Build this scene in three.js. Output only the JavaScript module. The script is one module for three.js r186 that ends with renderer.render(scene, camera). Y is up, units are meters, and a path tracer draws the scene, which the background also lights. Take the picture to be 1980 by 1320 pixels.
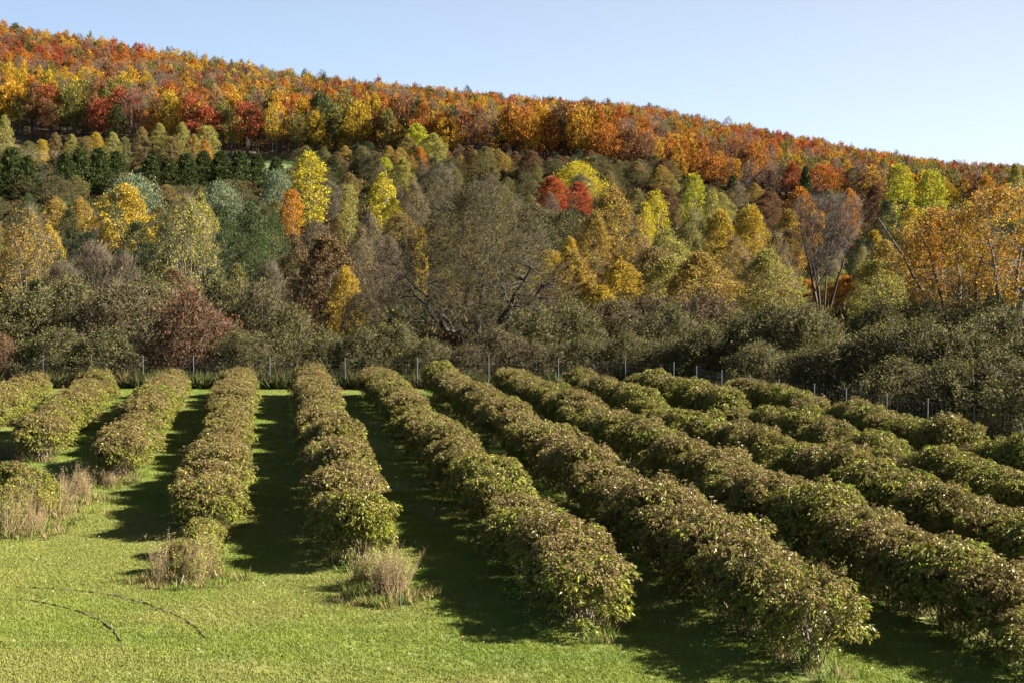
import * as THREE from 'three';

// ---------------------------------------------------------------- camera, sky, sun, exposure
const scene = new THREE.Scene();
const EYE = 8.5, FOCAL = 2720;                       // eye height in metres; focal length in photograph pixels
const camera = new THREE.PerspectiveCamera(2 * Math.atan(660 / FOCAL) * 180 / Math.PI, 1024 / 682, 0.5, 9000);
camera.position.set(0, EYE, 0);
camera.rotation.x = -Math.atan(150 / FOCAL);
scene.add(camera);

const renderer = new THREE.WebGLRenderer({ antialias: true });
renderer.setSize(1024, 682);
renderer.toneMapping = THREE.LinearToneMapping;
const EXPOSURE = 5.2;
renderer.toneMappingExposure = EXPOSURE;
renderer.shadowMap.enabled = true;

const SUN_EL = 31 * Math.PI / 180, SUN_BACK = -4 * Math.PI / 180;
const sunDir = new THREE.Vector3(Math.cos(SUN_EL) * Math.cos(SUN_BACK), Math.sin(SUN_EL), Math.cos(SUN_EL) * Math.sin(SUN_BACK));
const sun = new THREE.DirectionalLight(new THREE.Color().setRGB(1, 0.91, 0.76), 5.0);
sun.position.copy(sunDir).multiplyScalar(400);
sun.castShadow = true;
sun.shadow.mapSize.set(4096, 4096);
Object.assign(sun.shadow.camera, { left: -420, right: 420, top: 320, bottom: -320, near: 1, far: 1600 });
scene.add(sun, sun.target);

{ // clear autumn sky: deep blue overhead, pale towards the horizon, whiter towards the sun's side
  const W = 512, Hh = 256, data = new Float32Array(W * Hh * 4);
  const zen = [0.03, 0.075, 0.20], hor = [0.64, 0.94, 1.34], glow = [0.99, 0.71, 0.27];
  for (let j = 0; j < Hh; j++) {
    const el = ((j + 0.5) / Hh - 0.5) * Math.PI, y = Math.sin(el), c = Math.cos(el);
    for (let i = 0; i < W; i++) {
      const az = ((i + 0.5) / W - 0.5) * 2 * Math.PI;
      const dx = c * Math.cos(az), dz = c * Math.sin(az);
      const mu = dx * sunDir.x + y * sunDir.y + dz * sunDir.z;
      const e = Math.max(0, el), a = Math.exp(-e / 0.31);
      const m = Math.pow(0.5 + 0.5 * mu, 2.6), g = m * (0.12 + 0.88 * a);
      const k = (j * W + i) * 4;
      for (let q = 0; q < 3; q++) data[k + q] = (zen[q] + (hor[q] - zen[q]) * a + glow[q] * g) * 1.07 / EXPOSURE;
      data[k + 3] = 1;
    }
  }
  const sky = new THREE.DataTexture(data, W, Hh, THREE.RGBAFormat, THREE.FloatType);
  sky.mapping = THREE.EquirectangularReflectionMapping;
  sky.magFilter = THREE.LinearFilter; sky.minFilter = THREE.LinearFilter; sky.wrapS = THREE.RepeatWrapping;
  sky.needsUpdate = true;
  scene.background = sky;
  scene.environment = sky;
}

// ---------------------------------------------------------------- helpers
function rng(seed) {
  let s = (seed * 2654435761 + 12345) >>> 0;
  return () => { s = (s + 0x6D2B79F5) >>> 0; let t = s; t = Math.imul(t ^ (t >>> 15), t | 1); t ^= t + Math.imul(t ^ (t >>> 7), t | 61); return ((t ^ (t >>> 14)) >>> 0) / 4294967296; };
}
const hash = (x, y) => { let n = (Math.imul(x, 374761393) + Math.imul(y, 668265263)) | 0; n = Math.imul(n ^ (n >>> 13), 1274126177); return ((n ^ (n >>> 16)) >>> 0) / 4294967296; };
function noise(x, y) {
  const xi = Math.floor(x), yi = Math.floor(y), fx = x - xi, fy = y - yi;
  const u = fx * fx * (3 - 2 * fx), v = fy * fy * (3 - 2 * fy);
  const a = hash(xi, yi), b = hash(xi + 1, yi), c = hash(xi, yi + 1), d = hash(xi + 1, yi + 1);
  return a + (b - a) * u + (c - a) * v + (a - b - c + d) * u * v;
}
const fbm = (x, y, n = 4) => { let s = 0, a = 0.5, t = 0; for (let i = 0; i < n; i++) { s += a * noise(x, y); t += a; a *= 0.5; x = x * 2.03 + 17.1; y = y * 2.03 + 5.3; } return s / t; };
const lerp = (a, b, t) => a + (b - a) * t, clamp = (x, a = 0, b = 1) => Math.min(b, Math.max(a, x));
const smooth = (a, b, x) => { const t = clamp((x - a) / (b - a)); return t * t * (3 - 2 * t); };
function table(pts, x) { if (x <= pts[0][0]) return pts[0][1]; for (let i = 1; i < pts.length; i++) if (x <= pts[i][0]) return lerp(pts[i - 1][1], pts[i][1], (x - pts[i - 1][0]) / (pts[i][0] - pts[i - 1][0])); return pts[pts.length - 1][1]; }
const gauss = (r) => (r() + r() + r() - 1.5) * 1.1;

class Mesher {                                       // collects leaves and tapered limbs into one geometry
  constructor(n = 4096) { this.p = new Float32Array(n * 3); this.n = new Float32Array(n * 3); this.c = new Float32Array(n * 3); this.nv = 0; this.ix = []; }
  v(x, y, z, nx, ny, nz, c) {
    if ((this.nv + 1) * 3 > this.p.length) for (const k of ['p', 'n', 'c']) { const b = new Float32Array(this[k].length * 2); b.set(this[k]); this[k] = b; }
    const i = this.nv * 3;
    this.p[i] = x; this.p[i + 1] = y; this.p[i + 2] = z; this.n[i] = nx; this.n[i + 1] = ny; this.n[i + 2] = nz;
    this.c[i] = c[0]; this.c[i + 1] = c[1]; this.c[i + 2] = c[2];
    return this.nv++;
  }
  // a leaf: a kite from (x,y,z) along (dx,dy,dz), with its flat turned by a random angle
  leaf(x, y, z, dx, dy, dz, len, wid, rnd, c) {
    let l = Math.hypot(dx, dy, dz) || 1; dx /= l; dy /= l; dz /= l;
    let ax = rnd() - 0.5, ay = rnd() - 0.5, az = rnd() - 0.5;
    let sx = dy * az - dz * ay, sy = dz * ax - dx * az, sz = dx * ay - dy * ax; l = Math.hypot(sx, sy, sz) || 1; sx /= l; sy /= l; sz /= l;
    const nx = sy * dz - sz * dy, ny = sz * dx - sx * dz, nz = sx * dy - sy * dx, w = wid / 2, m = len * 0.42, f = wid * 0.18;
    const a = this.v(x, y, z, nx, ny, nz, c), b = this.v(x + dx * m + sx * w + nx * f, y + dy * m + sy * w + ny * f, z + dz * m + sz * w + nz * f, nx, ny, nz, c);
    const t = this.v(x + dx * len, y + dy * len, z + dz * len, nx, ny, nz, c), d = this.v(x + dx * m - sx * w + nx * f, y + dy * m - sy * w + ny * f, z + dz * m - sz * w + nz * f, nx, ny, nz, c);
    this.ix.push(a, b, t, a, t, d);
  }
  twig(p, q, r, c) {                                // a three-sided tapering twig that ends in a point
    const [dx, dy, dz] = [q[0] - p[0], q[1] - p[1], q[2] - p[2]], l = Math.hypot(dx, dy, dz) || 1;
    let sx = -dz, sy = 0, sz = dx, m = Math.hypot(sx, sz); if (m < 1e-4 * l) { sx = 1; sz = 0; m = 1; } sx /= m; sz /= m;
    const ux = (dy * sz - dz * sy) / l, uy = (dz * sx - dx * sz) / l, uz = (dx * sy - dy * sx) / l, b = [];
    for (let k = 0; k < 3; k++) { const a = k * 2.0944, ca = Math.cos(a), sa = Math.sin(a), nx = sx * ca + ux * sa, ny = uy * sa, nz = sz * ca + uz * sa; b.push(this.v(p[0] + nx * r, p[1] + ny * r, p[2] + nz * r, nx, ny, nz, c)); }
    const t = this.v(q[0], q[1], q[2], dx / l, dy / l, dz / l, c);
    this.ix.push(b[0], b[1], t, b[1], b[2], t, b[2], b[0], t);
  }
  tube(path, r0, r1, sides, c) {                    // a tapered limb along a path of points
    const n = path.length, rings = [];
    for (let i = 0; i < n; i++) {
      const a = path[Math.max(0, i - 1)], b = path[Math.min(n - 1, i + 1)];
      let dx = b[0] - a[0], dy = b[1] - a[1], dz = b[2] - a[2]; const l = Math.hypot(dx, dy, dz) || 1; dx /= l; dy /= l; dz /= l;
      let sx, sy, sz; if (Math.abs(dx) < 0.9) { sx = 0; sy = dz; sz = -dy; } else { sx = -dz; sy = 0; sz = dx; }
      const m = Math.hypot(sx, sy, sz) || 1; sx /= m; sy /= m; sz /= m;
      const ux = dy * sz - dz * sy, uy = dz * sx - dx * sz, uz = dx * sy - dy * sx, r = lerp(r0, r1, i / (n - 1)), ring = [];
      for (let k = 0; k < sides; k++) { const t = k / sides * 6.28319, ca = Math.cos(t), sa = Math.sin(t), nx = sx * ca + ux * sa, ny = sy * ca + uy * sa, nz = sz * ca + uz * sa; ring.push(this.v(path[i][0] + nx * r, path[i][1] + ny * r, path[i][2] + nz * r, nx, ny, nz, c)); }
      rings.push(ring);
    }
    for (let i = 1; i < n; i++) for (let k = 0; k < sides; k++) { const a = rings[i - 1][k], b = rings[i - 1][(k + 1) % sides], d = rings[i][k], e = rings[i][(k + 1) % sides]; this.ix.push(a, b, e, a, e, d); }
  }
  geometry() {
    const g = new THREE.BufferGeometry(), n = this.nv * 3;
    g.setAttribute('position', new THREE.BufferAttribute(this.p.slice(0, n), 3));
    g.setAttribute('normal', new THREE.BufferAttribute(this.n.slice(0, n), 3));
    g.setAttribute('color', new THREE.BufferAttribute(this.c.slice(0, n), 3));
    g.setIndex(new THREE.BufferAttribute(new Uint32Array(this.ix), 1));
    return g;
  }
}

const ORD = ['first', 'second', 'third', 'fourth', 'fifth', 'sixth', 'seventh', 'eighth', 'ninth', 'tenth', 'eleventh', 'twelfth', 'thirteenth', 'fourteenth', 'fifteenth', 'sixteenth', 'seventeenth', 'eighteenth', 'nineteenth'], TENS = ['', '', 'twenty', 'thirty', 'forty', 'fifty', 'sixty', 'seventy', 'eighty', 'ninety'];
const ordinal = (n) => n < 20 ? ORD[n - 1] : n % 10 ? TENS[(n / 10) | 0] + '-' + ORD[n % 10 - 1] : TENS[n / 10].replace(/y$/, 'ieth');   // 1 -> first
const taken = new Map();
function numbered(name) { const k = taken.get(name) || 0; taken.set(name, k + 1); return k ? name + '_' + String(k).padStart(3, '0') : name; }
function tag(o, label, category, group) { o.userData = { label, category }; if (group) o.userData.group = group; return o; }
function mesh(name, g, m, parent) { const o = new THREE.Mesh(g, m); o.name = name; o.castShadow = o.receiveShadow = true; if (parent) parent.add(o); return o; }
function place(proto, name, x, z, turn, sx, sy, sz, label, category, group, sink = 0.05) {
  const o = proto.clone(); o.name = numbered(name);
  o.position.set(x, height(x, -z) - sink, z); o.rotation.y = turn; o.scale.set(sx, sy, sz);
  tag(o, label, category, group); scene.add(o); return o;
}

// ---------------------------------------------------------------- terrain
const RIDGE = [[-700, 190], [-309, 138], [-247, 128], [-153, 112], [-97, 103], [-28, 96], [81, 87], [159, 71], [222, 59], [270, 51], [309, 50], [700, 44]];
const RISE = [[125, 0], [165, 2.2], [220, 7], [270, 13], [350, 24], [400, 31], [480, 42]];
function height(x, d) {                              // d: metres ahead of the camera
  let h = 0;
  const side = table([[0, 1], [46, 0.92], [90, 0.70], [125, 0.60], [175, 0.55]], x * 480 / Math.max(d, 260));
  if (d > 125) {
    if (d <= 480) h = table(RISE, d) * side;
    else if (d <= 850) h = lerp(42 * side, table(RIDGE, x * 850 / Math.max(d, 500)), Math.pow((d - 480) / 370, 0.92));
    else h = Math.max(20, table(RIDGE, x) - (d - 850) * 0.16);
    h += (fbm(x * 0.02 + 7, d * 0.02) - 0.5) * 4 * smooth(130, 300, d);
  }
  h += (fbm(x * 0.11 + 3, d * 0.11, 3) - 0.5) * 0.22 * smooth(14, 30, d) * (1 - smooth(100, 140, d));
  h += 0.5 * smooth(44, 24, d) * smooth(8, -14, x);  // the lawn lifts a little towards the viewer on the left
  if (d < 22) h -= 0;
  return h;
}
// the lawn's colour: green sward with straw-coloured patches and mown streaks
function lawnColor(x, d) {
  const r = x + 0.184 * d;                           // along the rows this stays constant
  let dry = smooth(0.52, 0.74, fbm(x * 0.16 + 40, d * 0.2 + 9, 4));
  dry = Math.max(dry, 0.75 * smooth(0.44, 0.66, fbm(r * 0.3, d * 0.12 + 60, 3)) * smooth(60, 46, d) * smooth(30, 35, d));
  dry *= 0.62;
  const lush = smooth(0.45, 0.75, fbm(x * 0.35 + 11, d * 1.9 + 3, 4)), k = 0.82 + 0.36 * fbm(x * 1.7, d * 1.7 + 80, 3);
  const g = [0.168, 0.212, 0.036], s = [0.240, 0.226, 0.072], l = [0.128, 0.180, 0.030], out = [];
  for (let q = 0; q < 3; q++) out.push(lerp(lerp(g[q], l[q], lush * 0.7), s[q], dry) * k);
  return out;
}
const inMeadow = (x, d) => (d > 380 && d < 500 && x > -0.20 * d && x < -0.135 * d) ? 1 : 0;
{
  const ds = [];
  for (let d = -60; d < 24; d += 6) ds.push(d);
  for (let d = 24; d < 60; d += 0.4) ds.push(d);
  for (let d = 60; d < 130; d += 1) ds.push(d);
  for (let d = 130; d < 520; d += 6) ds.push(d);
  for (let d = 520; d < 960; d += 12) ds.push(d);
  for (const d of [1000, 1100, 1300, 1700, 2500, 4000, 7000]) ds.push(d);
  const N = 190, m = new Mesher(ds.length * (N + 1)), uv = [];
  ds.forEach((d) => {
    const w = Math.max(70, Math.abs(d) * 0.62 + 14) ;
    for (let i = 0; i <= N; i++) {
      const s = i / N * 2 - 1, x = (d < 100 ? (0.45 * s + 0.55 * s * s * s) : s) * w;
      let c;
      if (d < 96.3) c = lawnColor(x, d);
      else if (inMeadow(x, d)) { const k = 0.8 + 0.4 * fbm(x * 0.2, d * 0.2); c = [0.10 * k, 0.16 * k, 0.035 * k]; }
      else { const k = 0.7 + 0.6 * fbm(x * 0.3, d * 0.3), t = fbm(x * 0.09 + 70, d * 0.09); c = [lerp(0.07, 0.11, t) * k, lerp(0.065, 0.07, t) * k, 0.03 * k]; }
      m.v(x, height(x, d), -d, 0, 1, 0, c); uv.push(x, d);
    }
  });
  for (let j = 1; j < ds.length; j++) for (let i = 0; i < N; i++) { const a = (j - 1) * (N + 1) + i, b = a + 1, c = a + N + 1, e = c + 1; m.ix.push(a, b, e, a, e, c); }
  const g = m.geometry(); g.setAttribute('uv', new THREE.BufferAttribute(new Float32Array(uv), 2)); g.computeVertexNormals();
  const S = 512, px = new Uint8Array(S * S * 4), bp = new Uint8Array(S * S * 4), r = rng(5), per = (u, v, f) => { // tiling grain
    const a = u * f, b = v * f, i = Math.floor(a), j = Math.floor(b), fx = a - i, fy = b - j, w = (n) => ((n % f) + f) % f, h = (p, q) => hash(w(p) + f * 31, w(q));
    const s = fx * fx * (3 - 2 * fx), t = fy * fy * (3 - 2 * fy);
    return lerp(lerp(h(i, j), h(i + 1, j), s), lerp(h(i, j + 1), h(i + 1, j + 1), s), t);
  };
  for (let j = 0; j < S; j++) for (let i = 0; i < S; i++) {
    const u = i / S, v = j / S, n = 0.28 * per(u, v, 24) + 0.32 * per(u, v, 80) + 0.4 * r(), k = (j * S + i) * 4, t = per(u, v, 11);
    const b = 150 + 105 * n;
    px[k] = Math.min(255, b * (0.94 + 0.12 * t)); px[k + 1] = b; px[k + 2] = b * 0.92; px[k + 3] = 255;
    bp[k] = bp[k + 1] = bp[k + 2] = 255 * n; bp[k + 3] = 255;
  }
  const tex = (a, srgb) => { const t = new THREE.DataTexture(a, S, S); t.wrapS = t.wrapT = THREE.RepeatWrapping; t.magFilter = THREE.LinearFilter; t.minFilter = THREE.LinearMipmapLinearFilter; t.generateMipmaps = true; t.repeat.set(0.21, 0.21); if (srgb) t.colorSpace = THREE.SRGBColorSpace; t.needsUpdate = true; return t; };
  const ground = mesh('ground', g, new THREE.MeshStandardMaterial({ vertexColors: true, map: tex(px, true), bumpMap: tex(bp), bumpScale: 0.03, roughness: 1 }));
  ground.userData = { kind: 'structure' }; scene.add(ground);
}

// ---------------------------------------------------------------- materials
const leafMat = (o = {}) => new THREE.MeshPhysicalMaterial({ vertexColors: true, side: THREE.DoubleSide, roughness: 0.95, transmission: 0.26, thickness: 0, specularIntensity: 0.15, clearcoat: 0, clearcoatRoughness: 0.42, ...o });
const M = {
  leaf: leafMat(),
  shine: leafMat({ clearcoat: 0.28, clearcoatRoughness: 0.36 }),
  needle: leafMat({ transmission: 0.15, clearcoat: 0.12 }),
  bark: new THREE.MeshStandardMaterial({ vertexColors: true, roughness: 0.95 }),
  dry: leafMat({ transmission: 0.25, clearcoat: 0.05 }),
};

// ---------------------------------------------------------------- palettes: [colour, share]
const P = {
  gold: [[[0.52, 0.36, 0.032], 5], [[0.40, 0.24, 0.03], 2], [[0.36, 0.31, 0.045], 2]],
  yellow: [[[0.58, 0.46, 0.03], 5], [[0.45, 0.38, 0.03], 3], [[0.30, 0.32, 0.05], 1]],
  lime: [[[0.42, 0.41, 0.030], 5], [[0.28, 0.31, 0.03], 3], [[0.50, 0.43, 0.035], 2]],
  orange: [[[0.52, 0.21, 0.025], 5], [[0.44, 0.27, 0.03], 2], [[0.38, 0.13, 0.025], 2]],
  red: [[[0.42, 0.075, 0.035], 5], [[0.45, 0.14, 0.03], 3], [[0.26, 0.06, 0.04], 2]],
  tan: [[[0.31, 0.215, 0.070], 5], [[0.22, 0.155, 0.06], 3], [[0.31, 0.26, 0.055], 2]],
  amber: [[[0.40, 0.255, 0.045], 5], [[0.26, 0.165, 0.045], 3], [[0.37, 0.31, 0.05], 2]],
  oak: [[[0.48, 0.26, 0.03], 5], [[0.34, 0.165, 0.03], 3], [[0.46, 0.34, 0.04], 2]],
  brown: [[[0.20, 0.125, 0.055], 5], [[0.14, 0.095, 0.05], 3], [[0.26, 0.18, 0.05], 2]],
  rust: [[[0.24, 0.11, 0.055], 5], [[0.18, 0.09, 0.05], 3], [[0.16, 0.13, 0.05], 3]],
  olive: [[[0.22, 0.20, 0.055], 5], [[0.15, 0.15, 0.05], 3], [[0.30, 0.25, 0.06], 2]],
  lemon: [[[0.42, 0.37, 0.07], 4], [[0.30, 0.29, 0.07], 4], [[0.22, 0.20, 0.06], 2]],
  alder: [[[0.120, 0.125, 0.034], 5], [[0.085, 0.090, 0.028], 4], [[0.17, 0.17, 0.04], 2], [[0.15, 0.11, 0.05], 3]],
  alderbrown: [[[0.115, 0.09, 0.04], 5], [[0.085, 0.07, 0.034], 4], [[0.16, 0.15, 0.05], 2]],
  willow: [[[0.110, 0.092, 0.032], 5], [[0.078, 0.068, 0.026], 4], [[0.15, 0.13, 0.04], 2.5]],
  silver: [[[0.19, 0.235, 0.13], 5], [[0.13, 0.175, 0.09], 4], [[0.25, 0.28, 0.15], 2]],
  grey: [[[0.14, 0.125, 0.050], 5], [[0.105, 0.095, 0.042], 4], [[0.17, 0.155, 0.05], 2]],
  twig: [[[0.135, 0.092, 0.046], 5], [[0.10, 0.070, 0.038], 4], [[0.16, 0.125, 0.05], 2]],
  cedar: [[[0.045, 0.062, 0.014], 5], [[0.065, 0.086, 0.016], 4], [[0.04, 0.055, 0.014], 2]],
  pine: [[[0.066, 0.098, 0.030], 5], [[0.048, 0.073, 0.025], 4], [[0.10, 0.135, 0.034], 2]],
  spruce: [[[0.034, 0.050, 0.020], 5], [[0.048, 0.066, 0.024], 3]],
  bluespruce: [[[0.075, 0.10, 0.085], 5], [[0.055, 0.075, 0.062], 3]],
  white: [[[1, 1, 1], 4], [[0.8, 0.86, 0.9], 3], [[1.15, 1.2, 1.05], 2]],
};
const LEAFTONE = 0.74;                               // leaves are a little darker than the swatches above
for (const k in P) if (k !== 'white') for (const q of P[k]) q[0] = q[0].map((v) => v * LEAFTONE * (/^brown|olive|twig|grey|rust|tan|willow/.test(k) ? 0.82 : 1));
function picker(pal) { const sum = pal.reduce((s, q) => s + q[1], 0); return (rnd) => { let t = rnd() * sum; for (const [c, w] of pal) { t -= w; if (t <= 0) return c; } return pal[0][0]; }; }
const BARK = { dark: [0.036, 0.030, 0.024], grey: [0.080, 0.071, 0.060], pale: [0.22, 0.20, 0.165], brown: [0.07, 0.054, 0.04] };

const ENV = {
  round: (y) => Math.sqrt(Math.max(0, 1 - Math.pow(2 * y - 1, 2))),
  oval: (y) => Math.pow(Math.max(0, Math.sin(Math.PI * Math.pow(y, 0.75))), 0.7),
  column: (y) => Math.pow(Math.max(0, Math.sin(Math.PI * (0.06 + 0.94 * y))), 0.4),
  vase: (y) => 0.25 + 0.75 * Math.pow(y, 0.8) * (y > 0.78 ? Math.sqrt(Math.max(0, 1 - Math.pow((y - 0.78) / 0.24, 2))) : 1),
  dome: (y) => Math.sqrt(Math.max(0, 1 - y * y)) * (0.82 + 0.18 * Math.min(1, y * 4)),
  cedar: (y) => Math.pow(Math.max(0, 1 - Math.pow(y, 2.4)), 0.6) * (0.72 + 0.28 * smooth(0, 0.3, y)),
  thicket: (y) => (0.8 + 0.2 * Math.sin(Math.PI * Math.min(1, y * 1.2))) * Math.pow(Math.max(0, 1 - Math.pow(y, 5)), 0.5),
  flame: (y) => Math.pow(Math.max(0, Math.sin(Math.PI * Math.pow(y, 0.6))), 0.75),
};

// ---------------------------------------------------------------- broadleaf trees and shrubs
// builds a tree of height 1*H with one or several stems, limbs, sub-branches, twigs and leaves
function buildTree(o) {
  const rnd = rng(o.seed), T = new Mesher(), C = new Mesher(1 << 15), pick = picker(P[o.pal]), bark = BARK[o.bark || 'brown'];
  const { H, R } = o, cb = o.cb * H, env = ENV[o.env], nodes = [], L = o.leaf, stems = o.stems || 1, lean = o.lean || 0;
  const lump = (az, y) => 1 - (o.lumpy ?? 0.42) / 2 + (o.lumpy ?? 0.42) * noise(az * 1.3 + o.seed * 7.7, y * 4.5 + o.seed);
  for (let s = 0; s < stems; s++) {
    const az = s / stems * 6.283 + rnd() * 1.2, spread = stems > 1 ? (o.spread || 0.3) * R * (0.5 + rnd() * 0.8) : 0.08 * R, path = [], top = H * (o.stemTop ? o.stemTop * (0.8 + 0.4 * rnd()) : stems > 1 ? 0.72 + rnd() * 0.22 : 0.86), n = 8;
    let wx = 0, wz = 0;
    for (let i = 0; i <= n; i++) {
      const t = i / n; wx += gauss(rnd) * 0.018 * H * (o.crook || 1); wz += gauss(rnd) * 0.018 * H * (o.crook || 1);
      const q = Math.pow(t, 1.15) * spread;
      path.push([Math.cos(az) * (q + (stems > 1 ? 0.04 * R : 0)) + wx * t + lean * H * t, t * top, Math.sin(az) * (q + (stems > 1 ? 0.04 * R : 0)) + wz * t]);
    }
    const r0 = o.trunk * (stems > 1 ? 0.55 + 0.35 * rnd() : 1);
    path[0][1] = -0.3;
    T.tube(path, r0, r0 * 0.16, 6, bark);
    path.forEach((p, i) => { if (p[1] > cb * 0.45) nodes.push([p[0], p[1], p[2], r0 * lerp(1, 0.16, i / n)]); });
  }
  const axis = (y) => [lean * y, 0];
  const K = o.limbs;
  for (let k = 0; k < K; k++) {
    const yy = (k + 0.3 + rnd() * 0.5) / K, ye = cb + (H - cb) * lerp(0.08, 0.86, yy), az = k * 2.399 + rnd() * 0.7, rr = R * env((ye - cb) / (H - cb)) * (0.5 + 0.25 * rnd());
    const e = [axis(ye)[0] + Math.cos(az) * rr, ye, Math.sin(az) * rr];
    let best = null, bd = 1e9;
    for (const n of nodes) { const dy = e[1] - n[1], h = Math.hypot(e[0] - n[0], e[2] - n[2]), d = Math.abs(dy - h * (o.rise ?? 0.8)) + h * 0.15; if (d < bd) { bd = d; best = n; } }
    if (!best) continue;
    const path = [], n = 5, r0 = Math.min(best[3] * 0.75, o.trunk * 0.5);
    for (let i = 0; i <= n; i++) { const t = i / n, b = Math.sin(Math.PI * t) * 0.12 * rr * (o.arch ?? -1), j = i > 0 && i < n ? 0.07 * rr * (o.crook || 1) : 0; path.push([lerp(best[0], e[0], t) + gauss(rnd) * j, lerp(best[1], e[1], t) + b + gauss(rnd) * j, lerp(best[2], e[2], t) + gauss(rnd) * j]); }
    T.tube(path, r0, r0 * 0.28, 5, bark);
    path.forEach((p, i) => { if (i > 1) nodes.push([p[0], p[1], p[2], r0 * lerp(1, 0.28, i / n)]); });
  }
  for (let k = 0; k < o.clumps; k++) {
    const y = Math.pow(rnd(), o.top || 0.9), az = rnd() * 6.283, shell = o.fill ? Math.sqrt(rnd()) : Math.pow(rnd(), 0.36);
    const yy = cb + (H - cb) * y * 0.96 * (o.lumpy ? 0.82 + 0.24 * noise(az * 2 + o.seed, 3.3) : 1), rr = R * env(y) * shell * lump(az, y), ax = axis(yy), p = [ax[0] + Math.cos(az) * rr, yy, Math.sin(az) * rr];
    let best = nodes[0], bd = 1e9;
    for (const n of nodes) { const d = Math.hypot(p[0] - n[0], (p[1] - n[1]) * (p[1] < n[1] ? 1.7 : 0.8), p[2] - n[2]); if (d < bd) { bd = d; best = n; } }
    if (bd > 0.1 * R && rnd() < (o.branchy ?? 1)) { const mid = [lerp(best[0], p[0], 0.5) + gauss(rnd) * 0.08 * bd, lerp(best[1], p[1], 0.5) + 0.05 * bd, lerp(best[2], p[2], 0.5) + gauss(rnd) * 0.08 * bd], r0 = Math.min(best[3] * 0.6, 0.012 * bd + 0.016); T.tube([[best[0], best[1], best[2]], mid, p], r0, 0.008, 3, bark); }
    const tone = 0.86 + 0.28 * rnd(), cr = o.cr * (0.7 + 0.6 * rnd()), out = [Math.cos(az) * (o.outward ?? 0.5), o.up ?? 0.25, Math.sin(az) * (o.outward ?? 0.5)];
    const nt = o.twigs || 0, tc = o.twigColor || bark;
    for (let i = 0; i < nt; i++) { const q = [p[0] + gauss(rnd) * cr * 1.3 + out[0] * cr, p[1] + gauss(rnd) * cr * 0.9 + (o.twigUp ?? 0.7) * cr, p[2] + gauss(rnd) * cr * 1.3 + out[2] * cr]; T.twig([p[0] + gauss(rnd) * cr * 0.3, p[1] + gauss(rnd) * cr * 0.3, p[2] + gauss(rnd) * cr * 0.3], q, 0.011 + 0.006 * rnd(), tc); }
    const own = o.patch && rnd() < o.patch ? pick(rnd) : null, nl = Math.round(o.leaves * (0.6 + 0.8 * rnd()));
    for (let i = 0; i < nl; i++) {
      const c0 = own && rnd() < 0.75 ? own : pick(rnd), v = tone * (0.78 + 0.44 * rnd()), c = [c0[0] * v * (0.92 + 0.16 * rnd()), c0[1] * v, c0[2] * v];
      const x = p[0] + gauss(rnd) * cr, yv = p[1] + gauss(rnd) * cr * (o.flat ?? 0.75), z = p[2] + gauss(rnd) * cr;
      const s = L * (0.65 + 0.7 * rnd());
      C.leaf(x, Math.max(0.05, yv), z, out[0] + (rnd() - 0.5) * 1.6, out[1] + (rnd() - 0.5) * 1.6, out[2] + (rnd() - 0.5) * 1.6, s, s * (o.slim || 0.62), rnd, c);
    }
  }
  const root = new THREE.Group();
  mesh('trunk', T.geometry(), M.bark, root);
  mesh(o.part || 'crown', C.geometry(), o.mat || M.leaf, root);
  root.userData.size = [R, H];
  return root;
}
function buildSpruce(o) {
  const rnd = rng(o.seed), T = new Mesher(), C = new Mesher(1 << 14), pick = picker(P[o.pal]), { H, R } = o;
  T.tube([[0, -0.3, 0], [0, H * 0.5, 0], [0, H * 0.98, 0]], H * 0.016, 0.01, 6, BARK.dark);
  const layers = o.layers || 30;
  for (let k = 0; k < layers; k++) {
    const t = k / layers, y = H * lerp(0.03, 0.985, t), len = R * Math.pow(1 - t, 0.85) * (0.86 + 0.2 * rnd()) + 0.06, n = Math.round(lerp(15, 5, t));
    for (let b = 0; b < n; b++) {
      const az = (b + rnd() * 0.6) / n * 6.283 + k * 1.1, l = len * (0.75 + 0.4 * rnd()), dx = Math.cos(az), dz = Math.sin(az), sag = -0.28 * l;
      T.twig([0, y, 0], [dx * l * 0.9, y + sag * 0.7, dz * l * 0.9], 0.02, BARK.dark);
      const m = Math.max(5, Math.round(l * (o.dense || 11)));
      for (let i = 0; i < m; i++) {
        const s = (i + rnd()) / m, c0 = pick(rnd), v = 0.75 + 0.5 * rnd(), side = (rnd() - 0.5) * 1.6;
        C.leaf(dx * l * s, y + sag * s * s + gauss(rnd) * 0.05, dz * l * s, dx * 0.8 - dz * side, -0.15 + (rnd() - 0.5) * 0.5, dz * 0.8 + dx * side, o.leaf * (0.7 + 0.6 * rnd()), o.leaf * 0.3, rnd, [c0[0] * v, c0[1] * v, c0[2] * v]);
      }
    }
  }
  const root = new THREE.Group();
  mesh('trunk', T.geometry(), M.bark, root); mesh('crown', C.geometry(), M.needle, root);
  root.userData.size = [R, H];
  return root;
}

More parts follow.
